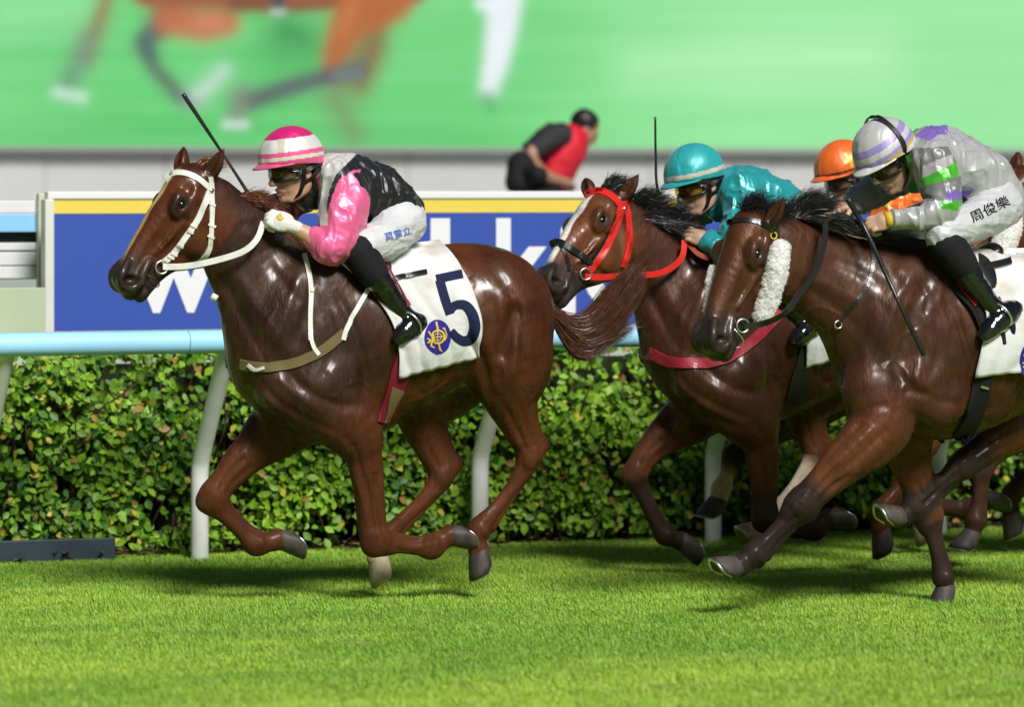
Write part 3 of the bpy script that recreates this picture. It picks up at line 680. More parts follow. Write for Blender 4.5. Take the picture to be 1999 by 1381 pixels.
    dn_ = np.min([np.linalg.norm((V-p)*np.array((1, .6, 1)), axis=1)/(q*1.35) for p, q in zip(P2, r2)], 0); wn = np.clip((1.5-dn_)/1.1, 0, 1)[:, None]; wn = wn*wn*(3-2*wn)*.95; C = C*(1-wn) + nk*wn
    for key, (Qp, rr) in legs.items():
        info = sp.get('points', {}).get(key)
        lg = np.array(sp.get('legcol', sp['coat']))
        cum = np.concatenate([[0], np.cumsum(np.linalg.norm(np.diff(Qp, axis=0), axis=1))]); bd = np.full(len(V), 9.); bt = np.zeros(len(V))
        for j in range(len(Qp)-1):
            d = Qp[j+1]-Qp[j]; t = np.clip(((V-Qp[j])@d)/(d@d), 0, 1); dist = np.linalg.norm(V-Qp[j]-t[:, None]*d, axis=1)/(rr[j]+(rr[j+1]-rr[j])*t)
            m_ = dist < bd; bd[m_] = dist[m_]; bt[m_] = (cum[j]+t*np.linalg.norm(d))[m_]
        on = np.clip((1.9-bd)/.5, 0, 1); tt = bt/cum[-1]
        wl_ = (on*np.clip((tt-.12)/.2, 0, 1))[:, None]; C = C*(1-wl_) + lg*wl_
        if info is not None:
            for (t0_, t1_, cc) in info:
                wq = (on*np.clip((tt-t0_)/.06, 0, 1)*np.clip((t1_-tt)/.03, 0, 1))[:, None]; C = C*(1-wq) + np.array(cc)*wq
    hc = (V - HM[:3, 3]) @ np.linalg.inv(HM[:3, :3]).T
    inh = (hc[:, 0] > -.06) & (hc[:, 0] < .68) & (hc[:, 2] > -.32) & (hc[:, 2] < .25) & (np.abs(hc[:, 1]) < .14)
    face = np.array(sp.get('facecol', sp['coat'])); wf = (inh*np.clip((hc[:, 0]-.0)/.1, 0, 1)*np.clip((.36+hc[:, 2])/.1, 0, 1))[:, None]; C = C*(1-wf*.8)+face*wf*.8
    mz = np.array(sp.get('muzzle', (.035, .026, .024))); wm = (inh*np.clip((hc[:, 0]-.43 - hc[:, 2]*.35)/.08, 0, 1))[:, None]; C = C*(1-wm)+mz*wm
    we = (inh*np.clip(1.5-np.linalg.norm((hc*np.array((1, 0, 1)) - np.array((.181, 0, -.0705)))/np.array((.045, 1, .034)), axis=1), 0, .85))[:, None]; C = C*(1-we)+np.array((.022, .016, .014))*we
    if 'blaze' in sp:
        bc_, bw_, x0, x1 = sp['blaze']; wig = .008*vnoise(hc, 14, 2)
        wb = (inh*(hc[:, 2] > -.12)*np.clip((bw_ - np.abs(hc[:, 1]+wig))/.006, 0, 1)*np.clip((hc[:, 0]-x0)/.04, 0, 1)*np.clip((x1-hc[:, 0])/.06, 0, 1))[:, None]; C = C*(1-wb)+np.array(bc_)*wb
    nst = np.linalg.norm((np.abs(hc)*np.array((1, 1, 1)) - np.array((.552, .045, .092)))/np.array((.028, .024, .022)), axis=1)
    wns = (inh & (hc[:, 2] < 0))*np.clip(1.35-nst, 0, 1)*.9; C = C*(1-wns[:, None])+np.array((.006, .004, .004))*wns[:, None]
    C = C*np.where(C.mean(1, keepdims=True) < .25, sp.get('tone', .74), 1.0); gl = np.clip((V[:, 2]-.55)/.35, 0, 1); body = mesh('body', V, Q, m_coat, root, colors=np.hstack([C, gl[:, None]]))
    bvh = bvh_of(V, Q)
    # eyes
    for s in (1, -1):
        q = MB(); ns, nr = 14, 9
        c = np.array((.182, s*.0955, -.0705))
        for i in range(nr+1):
            for j in range(ns):
                a1, a2 = math.pi*i/nr, 2*math.pi*j/ns; q.V.append(tuple(xf(HM, c + np.array((.0245*math.sin(a1)*math.cos(a2), .0175*math.cos(a1), .0165*math.sin(a1)*math.sin(a2))))))
        for i in range(nr):
            for j in range(ns): q.F.append([i*ns+j, i*ns+(j+1) % ns, (i+1)*ns+(j+1) % ns, (i+1)*ns+j])
        q.build('eye', m_eye, root)
    # hooves with shoes: (coronet px, sole px, toe direction px, v)
    for (cor, sol, toe, v, pale) in sp['hooves']:
        A, B = fr.loc(*cor, v), fr.loc(*sol, v); x = B-A; ln = .078; x /= np.linalg.norm(x)
        t3 = fr.loc(cor[0]+toe[0], cor[1]+toe[1], v)-fr.loc(*cor, v); t3 -= x*(t3@x); t3 /= np.linalg.norm(t3); sv = np.cross(x, t3)
        h_ = MB(); seg = 20
        rings = [(-.018, .036, .044, -.002), (.0, .046, .053, .0), (.022, .051, .058, .009), (.062, .059, .066, .024), (.090, .064, .071, .034), (.091, .055, .062, .034), (.083, .033, .038, .024)]
        for (d_, ra, rb, sh) in rings:
            for k_ in range(seg):
                q_ = 2*math.pi*k_/seg; cc = math.cos(q_); dd = d_*(1 if cc > 0 else 1+.38*cc)
                h_.V.append(tuple(A + x*dd + t3*(rb*cc*(1 if cc > 0 else .82) + sh) + sv*ra*math.sin(q_)))
        for i in range(len(rings)-1):
            for k_ in range(seg): h_.F.append([i*seg+k_, i*seg+(k_+1) % seg, (i+1)*seg+(k_+1) % seg, (i+1)*seg+k_])
        h_.F.append([(len(rings)-1)*seg+k_ for k_ in range(seg)])
        ho = h_.build('hoof', m_hoofp if pale else m_hoof, root)
        sh_ = MB(); pth = []
        for q_ in np.linspace(-2.35, 2.35, 22):
            cc = math.cos(q_); dd = .092*(1 if cc > 0 else 1+.38*cc); pth.append(A + x*dd + t3*(.062*cc*(1 if cc > 0 else .82)+.034) + sv*.055*math.sin(q_))
        sh_.tube(pth, .0085, 8, flat=.6, ref=x); sh_.build('shoe', m_shoe, ho)
    return root, bvh, HM, V

def mp(sp, x0, s, du=0, X0=450):     # carry a pose over to another horse: photo pixels about the horizon
    f = lambda L: [(x0+(p[0]-X0)*s, HY+(p[1]-HY)*s) + tuple(p[2:]) for p in L]
    out = dict(sp)
    for k_ in ('torso', 'neck', 'nf', 'ff', 'nh', 'fh'): out[k_] = [(x0+(p[0]-X0)*s, HY+(p[1]-HY)*s, p[2]*s, p[3]) for p in sp[k_]]
    out['head'] = tuple(f(sp['head'])); out['ears'] = [tuple(f(e[:2]))+(e[2],) for e in sp['ears']]; out['muscle'] = [(x0+(p[0]-X0)*s, HY+(p[1]-HY)*s)+tuple(p[2:]) for p in sp['muscle']]
    out['strokes'] = [(f(e[0]),)+tuple(e[1:]) for e in sp.get('strokes', ())]
    out['groove'] = [(f(e[0]),)+tuple(e[1:]) for e in sp.get('groove', ())]
    out['hooves'] = [(f([h[0]])[0], f([h[1]])[0], h[2], h[3], h[4]) for h in sp['hooves']]
    return out

spec1 = dict(
    torso=[(512, 722, 56, .13), (552, 706, 104, .20), (592, 690, 142, .235), (655, 672, 190, .255), (740, 655, 172, .275), (830, 632, 145, .275), (900, 606, 132, .265), (958, 606, 120, .25), (1000, 622, 84, .20)],
    neck=[(415, 405, 60, .08), (443, 445, 74, .085), (486, 496, 96, .095), (540, 574, 118, .13), (585, 640, 136, .19)],
    head=((358, 312, 0), (199, 538, .04)), roll=4, ears=[((408, 345, .055), (437, 290, .10), (.5, .8, .2)), ((353, 332, -.075), (359, 286, -.11), (.9, .35, .2))],
    nf=[(610, 770, 78, .13), (686, 834, 60, .16), (710, 890, 39, .15), (719, 955, 34, .14), (733, 1052, 33, .13), (780, 1066, 23, .12), (818, 1071, 22, .12), (842, 1069, 28, .12), (864, 1055, 23, .12), (878, 1046, 25, .12)],
    ff=[(600, 790, 75, -.12), (540, 838, 60, -.14), (492, 882, 43, -.14), (443, 935, 33, -.13), (417, 973, 33, -.13), (445, 1012, 24, -.12), (474, 1042, 22, -.12), (499, 1063, 27, -.12), (522, 1060, 23, -.12), (543, 1054, 25, -.12)],
    nh=[(968, 615, 108, .11), (990, 700, 92, .13), (996, 770, 62, .14), (1015, 840, 38, .14), (1032, 893, 29, .13), (1003, 948, 22, .12), (968, 993, 20, .12), (935, 1034, 26, .12), (931, 1058, 22, .12), (934, 1074, 25, .12)],
    fh=[(940, 625, 100, -.11), (880, 730, 82, -.14), (822, 800, 55, -.15), (838, 870, 38, -.14), (862, 928, 29, -.13), (828, 975, 22, -.12), (783, 1018, 21, -.12), (742, 1062, 26, -.12), (736, 1080, 22, -.12), (736, 1090, 24, -.12)],
    joint=dict(nf=4, ff=4, nh=4, fh=4),
    hooves=[((880, 1045), (905, 1036), (.25, 1), .12, 0), ((548, 1053), (578, 1048), (.1, 1), -.12, 0), ((935, 1076), (948, 1098), (-.5, .8), .12, 0), ((738, 1088), (756, 1112), (-.4, .8), -.12, 1)],
    # px, py, v, radii along / across / up, rotation, blend
    muscle=[(560, 620, .12, .10, .085, .26, -28, .05), (640, 560, .10, .12, .085, .20, -35, .06), (655, 745, .20, .13, .075, .12, 25, .04), (545, 760, .14, .09, .075, .11, 0, .04),
            (560, 620, -.12, .10, .085, .26, -28, .05), (655, 745, -.20, .13, .075, .12, 25, .04), (545, 760, -.14, .09, .075, .11, 0, .04),
            (975, 560, .13, .15, .10, .13, 20, .06), (1020, 640, .15, .11, .10, .18, -12, .05), (945, 660, .17, .085, .085, .16, 12, .05), (975, 560, -.13, .15, .10, .13, 20, .06), (1020, 640, -.15, .11, .10, .18, -12, .05),
            (608, 510, 0, .16, .05, .075, -6, .07)],
    groove=[([(455, 560, .145), (500, 640, .19), (545, 700, .225)], .02, .05), ([(598, 620, .28), (648, 690, .305), (700, 760, .31)], .022, .05), ([(985, 690, .30), (1005, 610, .30)], .018, .05), ([(728, 700, .33), (735, 790, .30)], .02, .05)],
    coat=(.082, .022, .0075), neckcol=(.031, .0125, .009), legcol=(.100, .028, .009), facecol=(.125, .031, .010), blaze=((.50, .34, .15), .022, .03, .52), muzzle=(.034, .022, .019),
    points=dict(fh=[(.93, 1.1, (.5, .36, .22))]))

# muscle lines and veins as seen on the near side (photo pixels): points, width, height
strokes1 = [([(425, 530), (462, 600), (505, 680), (530, 720)], 12, -.018), ([(452, 520), (500, 600), (550, 690)], 14, .010), ([(500, 470), (545, 540), (590, 600)], 12, -.010), ([(470, 440), (520, 500), (570, 545)], 14, .008),
    ([(590, 520), (562, 600), (535, 680), (520, 730)], 10, .012), ([(622, 530), (598, 610), (575, 690)], 11, -.013), ([(650, 560), (690, 640), (712, 720), (705, 790)], 10, -.016), ([(640, 600), (650, 680), (625, 750)], 10, -.010), ([(600, 640), (610, 700), (600, 760)], 9, .008),
    ([(548, 715), (600, 762), (660, 790), (712, 790)], 10, -.014), ([(470, 745), (520, 800), (590, 845), (650, 868)], 9, -.014), ([(500, 740), (550, 790), (610, 825), (665, 845)], 9, -.012), ([(486, 742), (536, 795), (600, 835)], 8, .009), ([(535, 730), (580, 775), (640, 812)], 9, .008), ([(455, 740), (480, 790), (520, 825)], 8, -.010),
    ([(735, 800), (742, 740), (738, 690)], 8, -.008), ([(790, 745), (830, 770), (880, 735)], 7, -.004), ([(800, 660), (812, 720), (808, 765)], 6, -.005), ([(830, 650), (842, 705), (838, 750)], 6, -.005), ([(860, 640), (870, 690), (868, 735)], 6, -.005),
    ([(905, 640), (935, 690), (950, 745), (962, 790)], 12, -.022), ([(985, 545), (1012, 610), (1022, 690), (1020, 760)], 10, -.014), ([(950, 560), (968, 630), (975, 700), (968, 770)], 10, -.011), ([(1040, 580), (1058, 650), (1050, 730)], 9, -.009), ([(885, 500), (905, 520), (925, 545)], 13, .014), ([(930, 500), (965, 530), (990, 560)], 12, -.008), ([(930, 600), (945, 660), (948, 700)], 12, .010), ([(1000, 600), (1006, 680), (1000, 750)], 11, .010),
    ([(985, 790), (1004, 830), (1022, 868)], 6, -.009), ([(1012, 780), (1026, 830), (1036, 865)], 6, -.008), ([(998, 790), (1012, 840)], 6, .006),
    ([(690, 860), (706, 930), (718, 1010)], 5, -.008), ([(722, 850), (728, 930), (733, 1010)], 5, -.007), ([(672, 850), (690, 880)], 8, -.010), ([(706, 850), (716, 920)], 6, .005), ([(520, 850), (478, 905), (440, 945)], 6, -.008), ([(500, 838), (462, 885), (430, 930)], 5, -.006),
    ([(730, 1030), (742, 1048)], 7, .006), ([(755, 1068), (800, 1078), (830, 1076)], 4, -.005), ([(1010, 935), (975, 980), (948, 1012)], 4, -.005), ([(985, 940), (958, 975)], 4, .003),
    # veins
    ([(735, 770), (700, 745), (672, 752), (640, 720)], 3.4, .0045), ([(672, 752), (655, 775), (620, 770)], 3.2, .004), ([(790, 790), (840, 770), (880, 742)], 3.4, .0045), ([(700, 880), (690, 920), (708, 980)], 3.2, .004), ([(960, 780), (985, 740), (978, 690), (1000, 640)], 3.4, .0045), ([(985, 740), (1015, 720)], 3.2, .004), ([(540, 600), (520, 640), (530, 690)], 3.4, .004), ([(300, 470), (320, 490), (350, 480)], 3, .003), ([(318, 452), (330, 470), (322, 492)], 3, .003), ([(290, 490), (320, 505)], 3, .003), ([(270, 505), (290, 470), (305, 440)], 3.5, .003)]
spec1['strokes'] = strokes1
h1, bvh1, HM1, V1 = horse('horse', F0, spec1, .0065, 'chestnut racehorse in white bridle wearing saddle cloth number 5, leading the field')

# ---- second horse: bay with a white blaze, red bridle
F2 = lane(-.5)
spec2 = mp(spec1, 1262, .945)
spec2.update(head=((1165, 362, 0), (1034, 537, .25)), roll=4, ears=[((1216, 385, .06), (1247, 340, .10), (.5, .8, .2)), ((1151, 376, -.07), (1142, 347, -.11), (.9, .35, .2))],
    neck=[(1218, 440, 52, .08), (1252, 484, 72, .09), (1300, 533, 92, .10), (1348, 598, 114, .13), (1392, 650, 130, .19)],
    ff=[(1395, 770, 70, -.12), (1345, 815, 55, -.14), (1300, 850, 40, -.14), (1264, 888, 30, -.13), (1241, 925, 27, -.13), (1255, 970, 20, -.12), (1276, 1015, 19, -.12), (1297, 1045, 23, -.12), (1315, 1053, 20, -.12), (1330, 1058, 22, -.12)],
    nf=[(1410, 760, 75, .13), (1460, 810, 62, .16), (1484, 860, 42, .15), (1492, 935, 31, .14), (1494, 1008, 30, .13), (1535, 1035, 21, .12), (1568, 1040, 20, .12), (1590, 1036, 25, .12), (1606, 1022, 21, .12), (1618, 1013, 23, .12)],
    fh=[(1725, 610, 94, -.11), (1650, 715, 75, -.14), (1572, 790, 46, -.15), (1580, 850, 33, -.14), (1590, 890, 26, -.13), (1562, 935, 20, -.12), (1535, 972, 19, -.12), (1512, 1005, 24, -.12), (1498, 1022, 20, -.12), (1490, 1034, 22, -.12)],
    coat=(.062, .017, .008), neckcol=(.060, .018, .010), legcol=(.11, .033, .011), facecol=(.17, .055, .017), blaze=((.72, .68, .62), .032, .05, .50), muzzle=(.035, .028, .026),
    points=dict(ff=[(.55, 1.2, (.03, .016, .012))], nf=[(.5, 1.2, (.03, .016, .012))], fh=[(.66, 1.2, (.55, .45, .33))]), grp=''); spec2['strokes'] = [e for e in spec2['strokes'] if min(q[1] for q in e[0]) < 830]
hv = spec2['hooves']; spec2['hooves'] = [((1620, 1012), (1640, 1000), (.25, 1), .12, 0), ((1331, 1057), (1354, 1060), (0, 1), -.12, 0), hv[2], ((1488, 1034), (1472, 1050), (-.6, -.1), -.12, 1)]
h2, bvh2, HM2, V2 = horse('horse', F2, spec2, .008, 'bay racehorse with white blaze and red bridle running behind the leader')

# ---- third horse: dark bay with sheepskin cheek pieces, nearest the camera
F3 = lane(1.1)
spec3 = dict(
    torso=[(1690, 738, 56, .13), (1732, 716, 104, .20), (1774, 698, 140, .235), (1836, 670, 190, .255), (1926, 666, 160, .275), (2016, 645, 139, .275), (2090, 606, 136, .265), (2150, 606, 124, .25), (2192, 622, 86, .20)],
    neck=[(1522, 478, 58, .09), (1560, 508, 78, .095), (1606, 540, 92, .10), (1660, 570, 106, .13), (1716, 605, 130, .18)],
    head=((1450, 400, .02), (1350, 664, .15)), roll=13, ears=[((1502, 438, .10), (1532, 384, .16), (.5, .8, .2)), ((1452, 424, -.06), (1484, 386, -.09), (.9, .35, .2))],
    nf=[(1715, 765, 72, .12), (1718, 832, 66, .15), (1655, 898, 49, .16), (1610, 940, 39, .15), (1566, 986, 37, .14), (1532, 1022, 27, .13), (1500, 1055, 25, .13), (1473, 1083, 29, .13), (1455, 1097, 25, .13), (1444, 1105, 28, .13)],
    ff=[(1735, 790, 75, -.12), (1764, 850, 58, -.14), (1783, 920, 41, -.14), (1798, 965, 34, -.13), (1812, 1008, 33, -.13), (1822, 1052, 23, -.12), (1831, 1090, 21, -.12), (1840, 1128, 24, -.12), (1845, 1142, 20, -.12), (1846, 1150, 22, -.12)],
    nh=[(2160, 615, 108, .11), (2182, 700, 92, .13), (2188, 770, 62, .14), (2207, 840, 38, .14), (2224, 893, 29, .13), (2195, 948, 22, .12), (2160, 993, 20, .12), (2127, 1034, 26, .12), (2123, 1058, 22, .12), (2126, 1074, 25, .12)],
    fh=[(2132, 625, 104, -.11), (2080, 740, 90, -.14), (2000, 822, 56, -.15), (1935, 868, 42, -.14), (1880, 908, 33, -.13), (1842, 940, 25, -.12), (1810, 968, 23, -.12), (1786, 990, 27, -.12), (1770, 1003, 23, -.12), (1762, 1010, 26, -.12)],
    joint=dict(nf=4, ff=4, nh=4, fh=4),
    hooves=[((1443, 1106), (1424, 1120), (-.6, -.5), .13, 0), ((1846, 1150), (1848, 1172), (-1, .1), -.12, 0), ((2127, 1076), (2140, 1098), (-.5, .8), .12, 0), ((1760, 1010), (1740, 1020), (-.5, -.6), -.12, 0)],
    muscle=[(1735, 620, .12, .10, .085, .26, -28, .05), (1815, 560, .10, .12, .085, .20, -35, .06), (1800, 755, .20, .13, .075, .12, 25, .04), (1690, 765, .13, .085, .065, .11, 0, .05),
            (1735, 620, -.12, .10, .085, .26, -28, .05), (1690, 770, -.15, .10, .085, .13, 0, .04), (2165, 560, .13, .15, .10, .13, 20, .06), (2212, 640, .15, .11, .10, .18, -12, .05), (2165, 560, -.13, .15, .10, .13, 20, .06),
            (1790, 512, 0, .16, .05, .075, -6, .07), (1840, 790, .2, .12, .07, .09, 20, .04)],
    groove=[([(1640, 560, .16), (1680, 640, .20), (1720, 700, .235)], .02, .05), ([(1772, 600, .29), (1800, 680, .315), (1860, 770, .31)], .022, .05), ([(1700, 690, .27), (1740, 740, .29), (1760, 800, .29)], .014, .04), ([(1905, 690, .33), (1900, 790, .30)], .02, .05), ([(1665, 700, .03), (1672, 830, .03)], .02, .06)],
    coat=(.080, .023, .010), neckcol=(.062, .020, .010), legcol=(.125, .040, .013), facecol=(.115, .038, .014), muzzle=(.030, .024, .022),
    points=dict(nf=[(.50, 1.2, (.020, .013, .012))], ff=[(.60, 1.2, (.034, .019, .015))], nh=[(.5, 1.2, (.03, .018, .015))], fh=[(.58, 1.2, (.026, .017, .015))]))
strokes3 = [([(q[0]+1175 + (25 if q[1] < 560 else 10), q[1]-4) for q in e[0]],)+tuple(e[1:]) for e in strokes1 if min(q[0] for q in e[0]) > 455 and max(q[1] for q in e[0]) < 800 and max(q[0] for q in e[0]) < 830 and e[1] > 6]
spec3['strokes'] = strokes3 + [([(1545, 600), (1590, 640), (1625, 690)], 11, -.012), ([(1570, 560), (1630, 600), (1680, 650)], 12, -.012), ([(1560, 530), (1620, 560), (1690, 600)], 12, .009), ([(1610, 500), (1680, 530), (1740, 570)], 12, -.010),
    ([(1660, 840), (1700, 800), (1740, 790)], 9, -.010), ([(1740, 830), (1690, 880), (1640, 925), (1595, 965)], 8, -.013), ([(1710, 830), (1665, 870), (1620, 915)], 7, .010), ([(1690, 820), (1645, 862), (1600, 915)], 7, -.010), ([(1760, 860), (1720, 900), (1660, 945)], 7, -.008), ([(1770, 800), (1810, 830), (1860, 850)], 9, -.012), ([(1760, 760), (1800, 770), (1840, 755)], 10, -.010),
    ([(1560, 1000), (1520, 1045), (1488, 1075)], 4, -.006), ([(1575, 965), (1560, 985)], 7, .006), ([(1780, 880), (1800, 950), (1812, 1000)], 5, -.007), ([(1818, 1030), (1832, 1090), (1838, 1115)], 4, -.005),
    ([(1800, 640), (1760, 660), (1745, 700), (1720, 720)], 3.6, .0045), ([(1745, 700), (1770, 730), (1760, 770)], 3.4, .004), ([(1820, 560), (1800, 600), (1815, 650)], 3.6, .004), ([(1930, 830), (1960, 812), (1999, 800)], 3.6, .005), ([(1700, 850), (1670, 870), (1650, 900)], 3.4, .004), ([(1415, 590), (1432, 570), (1438, 540)], 3, .003), ([(1400, 610), (1425, 600), (1450, 605)], 3, .003), ([(1570, 610), (1600, 600), (1650, 620)], 3.6, .004),
    ([(1840, 590), (1860, 640), (1850, 690)], 6, -.006), ([(1870, 620), (1885, 680), (1878, 730)], 6, -.006), ([(1790, 540), (1812, 580), (1800, 620)], 7, -.009), ([(1815, 520), (1838, 560), (1830, 600)], 6, .006)]
h3, bvh3, HM3, V3 = horse('horse', F3, spec3, .007, 'dark bay racehorse with white sheepskin cheek pieces, nearest on the right')

# ---- two more behind, mostly hidden
F4 = lane(-1.2); spec4 = mp(spec1, 1540, .897)
spec4.update(ff=[(1640, 745, 66, -.12), (1575, 795, 50, -.14), (1510, 835, 38, -.14), (1470, 862, 30, -.13), (1438, 888, 27, -.13), (1424, 912, 20, -.12), (1414, 934, 19, -.12), (1407, 956, 23, -.12), (1404, 970, 20, -.12), (1402, 978, 22, -.12)],
    coat=(.05, .016, .009), neckcol=(.05, .016, .009), legcol=(.05, .02, .012), facecol=(.05, .016, .009), points=dict(ff=[(.55, .8, (.018, .012, .012)), (.8, 1.2, (.42, .30, .18))]))
hv = spec4['hooves']; spec4['hooves'] = [hv[0], ((1402, 978), (1398, 998), (-.8, .3), -.12, 0), hv[2], hv[3]]
spec4['head'] = tuple((q[0]+14, q[1]+52, q[2]) for q in spec4['head']); spec4['ears'] = [((e[0][0]+14, e[0][1]+52, e[0][2]), (e[1][0]+24, e[1][1]+62, e[1][2]), e[2]) for e in spec4['ears']]; spec4['neck'] = [(a+10, b+(40, 34, 20, 8, 0)[i], c, d) for i, (a, b, c, d) in enumerate(spec4['neck'])]
h4, bvh4, HM4, V4 = horse('horse', F4, spec4, .014, 'dark racehorse ridden by the orange jockey, hidden behind the others')
F5 = lane(-.35); spec5 = mp(spec1, 2072, .93)
spec5.update(ff=[(2130, 760, 66, -.12), (2060, 815, 50, -.14), (1990, 850, 38, -.14), (1945, 878, 30, -.13), (1915, 915, 28, -.13), (1912, 950, 21, -.12), (1908, 985, 20, -.12), (1903, 1018, 24, -.12), (1900, 1034, 20, -.12), (1898, 1042, 22, -.12)],
    coat=(.11, .032, .012), neckcol=(.10, .03, .012), legcol=(.06, .025, .015), facecol=(.13, .04, .014), points={})
hv = spec5['hooves']; spec5['hooves'] = [hv[0], ((1898, 1042), (1894, 1060), (-.9, .2), -.12, 0), hv[2], hv[3]]
h5, bvh5, HM5, V5 = horse('horse', F5, spec5, .014, 'brown racehorse with a white sheepskin cheek piece, cut off by the right edge')

# ================================================================== TACK
def leather(name, c, r=.35): return mat(name, c, r, .5, coat=.2, var=.12, vscale=25, bump=.0008, bscale=160)
m_wleather = leather('white bridle leather', (.74, .73, .68)); m_bleather = leather('black leather', (.012, .012, .012), .3)
m_redw = leather('red webbing', (.62, .02, .015)); m_crim = leather('crimson webbing', (.30, .008, .025), .55); m_burg = mat('burgundy girth', (.17, .008, .02), .6, .3, bump=.001, bscale=220)
m_olive = mat('olive webbing', (.16, .125, .05), .75, .2, bump=.0015, bscale=180, var=.15); m_rubber = mat('rubber grip', (.30, .05, .02), .6, .3, bump=.001, bscale=200)
m_cloth = None
def cloth_mat():
    m, t, b = nodes('white saddle cloth'); L = t.links; tc = t.nodes.new('ShaderNodeTexCoord')
    n = t.nodes.new('ShaderNodeTexNoise'); n.inputs['Scale'].default_value = 6; n.inputs['Detail'].default_value = 6; L.new(tc.outputs['Object'], n.inputs[0])
    r = t.nodes.new('ShaderNodeValToRGB'); r.color_ramp.elements[0].position = .52; r.color_ramp.elements[0].color = (.68, .68, .67, 1); r.color_ramp.elements[1].position = .80; r.color_ramp.elements[1].color = (.42, .34, .24, 1)
    L.new(n.outputs[0], r.inputs[0]); L.new(r.outputs[0], b.inputs['Base Color']); b.inputs['Roughness'].default_value = .75; b.inputs['Specular IOR Level'].default_value = .25
    n2 = t.nodes.new('ShaderNodeTexNoise'); n2.inputs['Scale'].default_value = 9; n2.inputs['Detail'].default_value = 2; n2.inputs['Distortion'].default_value = .6; L.new(tc.outputs['Object'], n2.inputs[0])
    bp = t.nodes.new('ShaderNodeBump'); bp.inputs['Distance'].default_value = .008; L.new(n2.outputs[0], bp.inputs['Height'])
    n3 = t.nodes.new('ShaderNodeTexNoise'); n3.inputs['Scale'].default_value = 500; L.new(tc.outputs['Object'], n3.inputs[0]); b3 = t.nodes.new('ShaderNodeBump'); b3.inputs['Distance'].default_value = .0006
    L.new(n3.outputs[0], b3.inputs['Height']); L.new(bp.outputs[0], b3.inputs['Normal']); L.new(b3.outputs[0], b.inputs['Normal']); return m
m_cloth = cloth_mat(); m_navy = mat('navy number felt', (.012, .018, .055), .8, .2, bump=.0008, bscale=300); m_embl = mat('blue crest', (.03, .022, .26), .7, .2); m_gold = mat('gold crest thread', (.70, .50, .06), .55, .3)

def saddle_cloth(fr, bvh, left, right, parent, off=.016, nx=44, nyv=44, seed=0, m=None, name='saddle_cloth'):
    Lc, Rc = crom(left, 12), crom(right, 12)
    def at(c, t): i = t*(len(c)-1); j = int(min(i, len(c)-2)); return c[j] + (c[j+1]-c[j])*(i-j)
    G = np.zeros((nyv, nx, 3)); N = np.zeros((nyv, nx, 3)); ok = np.zeros((nyv, nx), bool)
    for i in range(nyv):
        a, b = at(Lc, i/(nyv-1)), at(Rc, i/(nyv-1))
        for j in range(nx):
            p = a + (b-a)*j/(nx-1); h_ = hit(fr, bvh, *p)
            if h_ is not None: G[i, j], N[i, j] = h_; ok[i, j] = True
    for j in range(nx):                  # rays that miss above the back line or below the flank: carry the neighbour along
        good = np.nonzero(ok[:, j])[0]
        for i in range(nyv):
            if not ok[i, j]:
                k_ = good[np.argmin(abs(good-i))]; p = at(Lc, i/(nyv-1)); q = at(Rc, i/(nyv-1)); p = p+(q-p)*j/(nx-1)
                G[i, j] = fr.loc(p[0], p[1], max(0.0, G[k_, j, 1] - (0 if i > k_ else .03*(k_-i)))); N[i, j] = N[k_, j]
    for _ in range(3):
        N[1:-1] = (N[:-2]+N[1:-1]+N[2:])/3; N[:, 1:-1] = (N[:, :-2]+N[:, 1:-1]+N[:, 2:])/3
    N /= np.linalg.norm(N, axis=2)[..., None]
    ii, jj = np.meshgrid(np.linspace(0, 1, nyv), np.linspace(0, 1, nx), indexing='ij')
    fold = .009*np.sin(jj*19+seed+3*np.sin(ii*3+seed)+2*ii)*ii + .014*vnoise(np.stack([jj*4+seed, ii*2, 0*ii], -1).reshape(-1, 3), 1.3).reshape(ii.shape)*(.3+ii)
    G = G + N*(off + np.abs(fold)*1.2)[..., None]
    FAR = G*np.array((1, -1, 1))
    V = np.concatenate([FAR[::-1].reshape(-1, 3), G.reshape(-1, 3)]); rows = 2*nyv
    k_ = (np.arange(rows-1)[:, None]*nx + np.arange(nx-1)[None]).ravel(); Q = np.stack([k_, k_+nx, k_+nx+1, k_+1], 1)
    o = mesh(name, V, Q, m or m_cloth, parent); s_ = o.modifiers.new('thick', 'SOLIDIFY'); s_.thickness = .005; s_.offset = 0
    return o, bvh_of(V, Q)
def ring(name, c, r, m, parent, thick=.004, nrm=(0, 1, 0)):
    n_ = np.array(nrm, float); n_ /= np.linalg.norm(n_); a = np.cross(n_, (0, 0, 1.)); a /= np.linalg.norm(a); b = np.cross(n_, a)
    P = [np.array(c) + r*(math.cos(q)*a + math.sin(q)*b) for q in np.linspace(0, 2*math.pi, 25)]
    return MB().tube(P, thick, 8, ref=n_, cap=False).build(name, m, parent)
def buckles(fr, bvh, pts, parent, m=m_steel):
    for p in pts:
        h_ = hit(fr, bvh, *p)
        if h_ is None: continue
        c, n_ = h_; MB().tube([c + n_*.004, c + n_*.013], [.013, .010], 10, ref=(1, 0, .3)).build('buckle', m, parent)
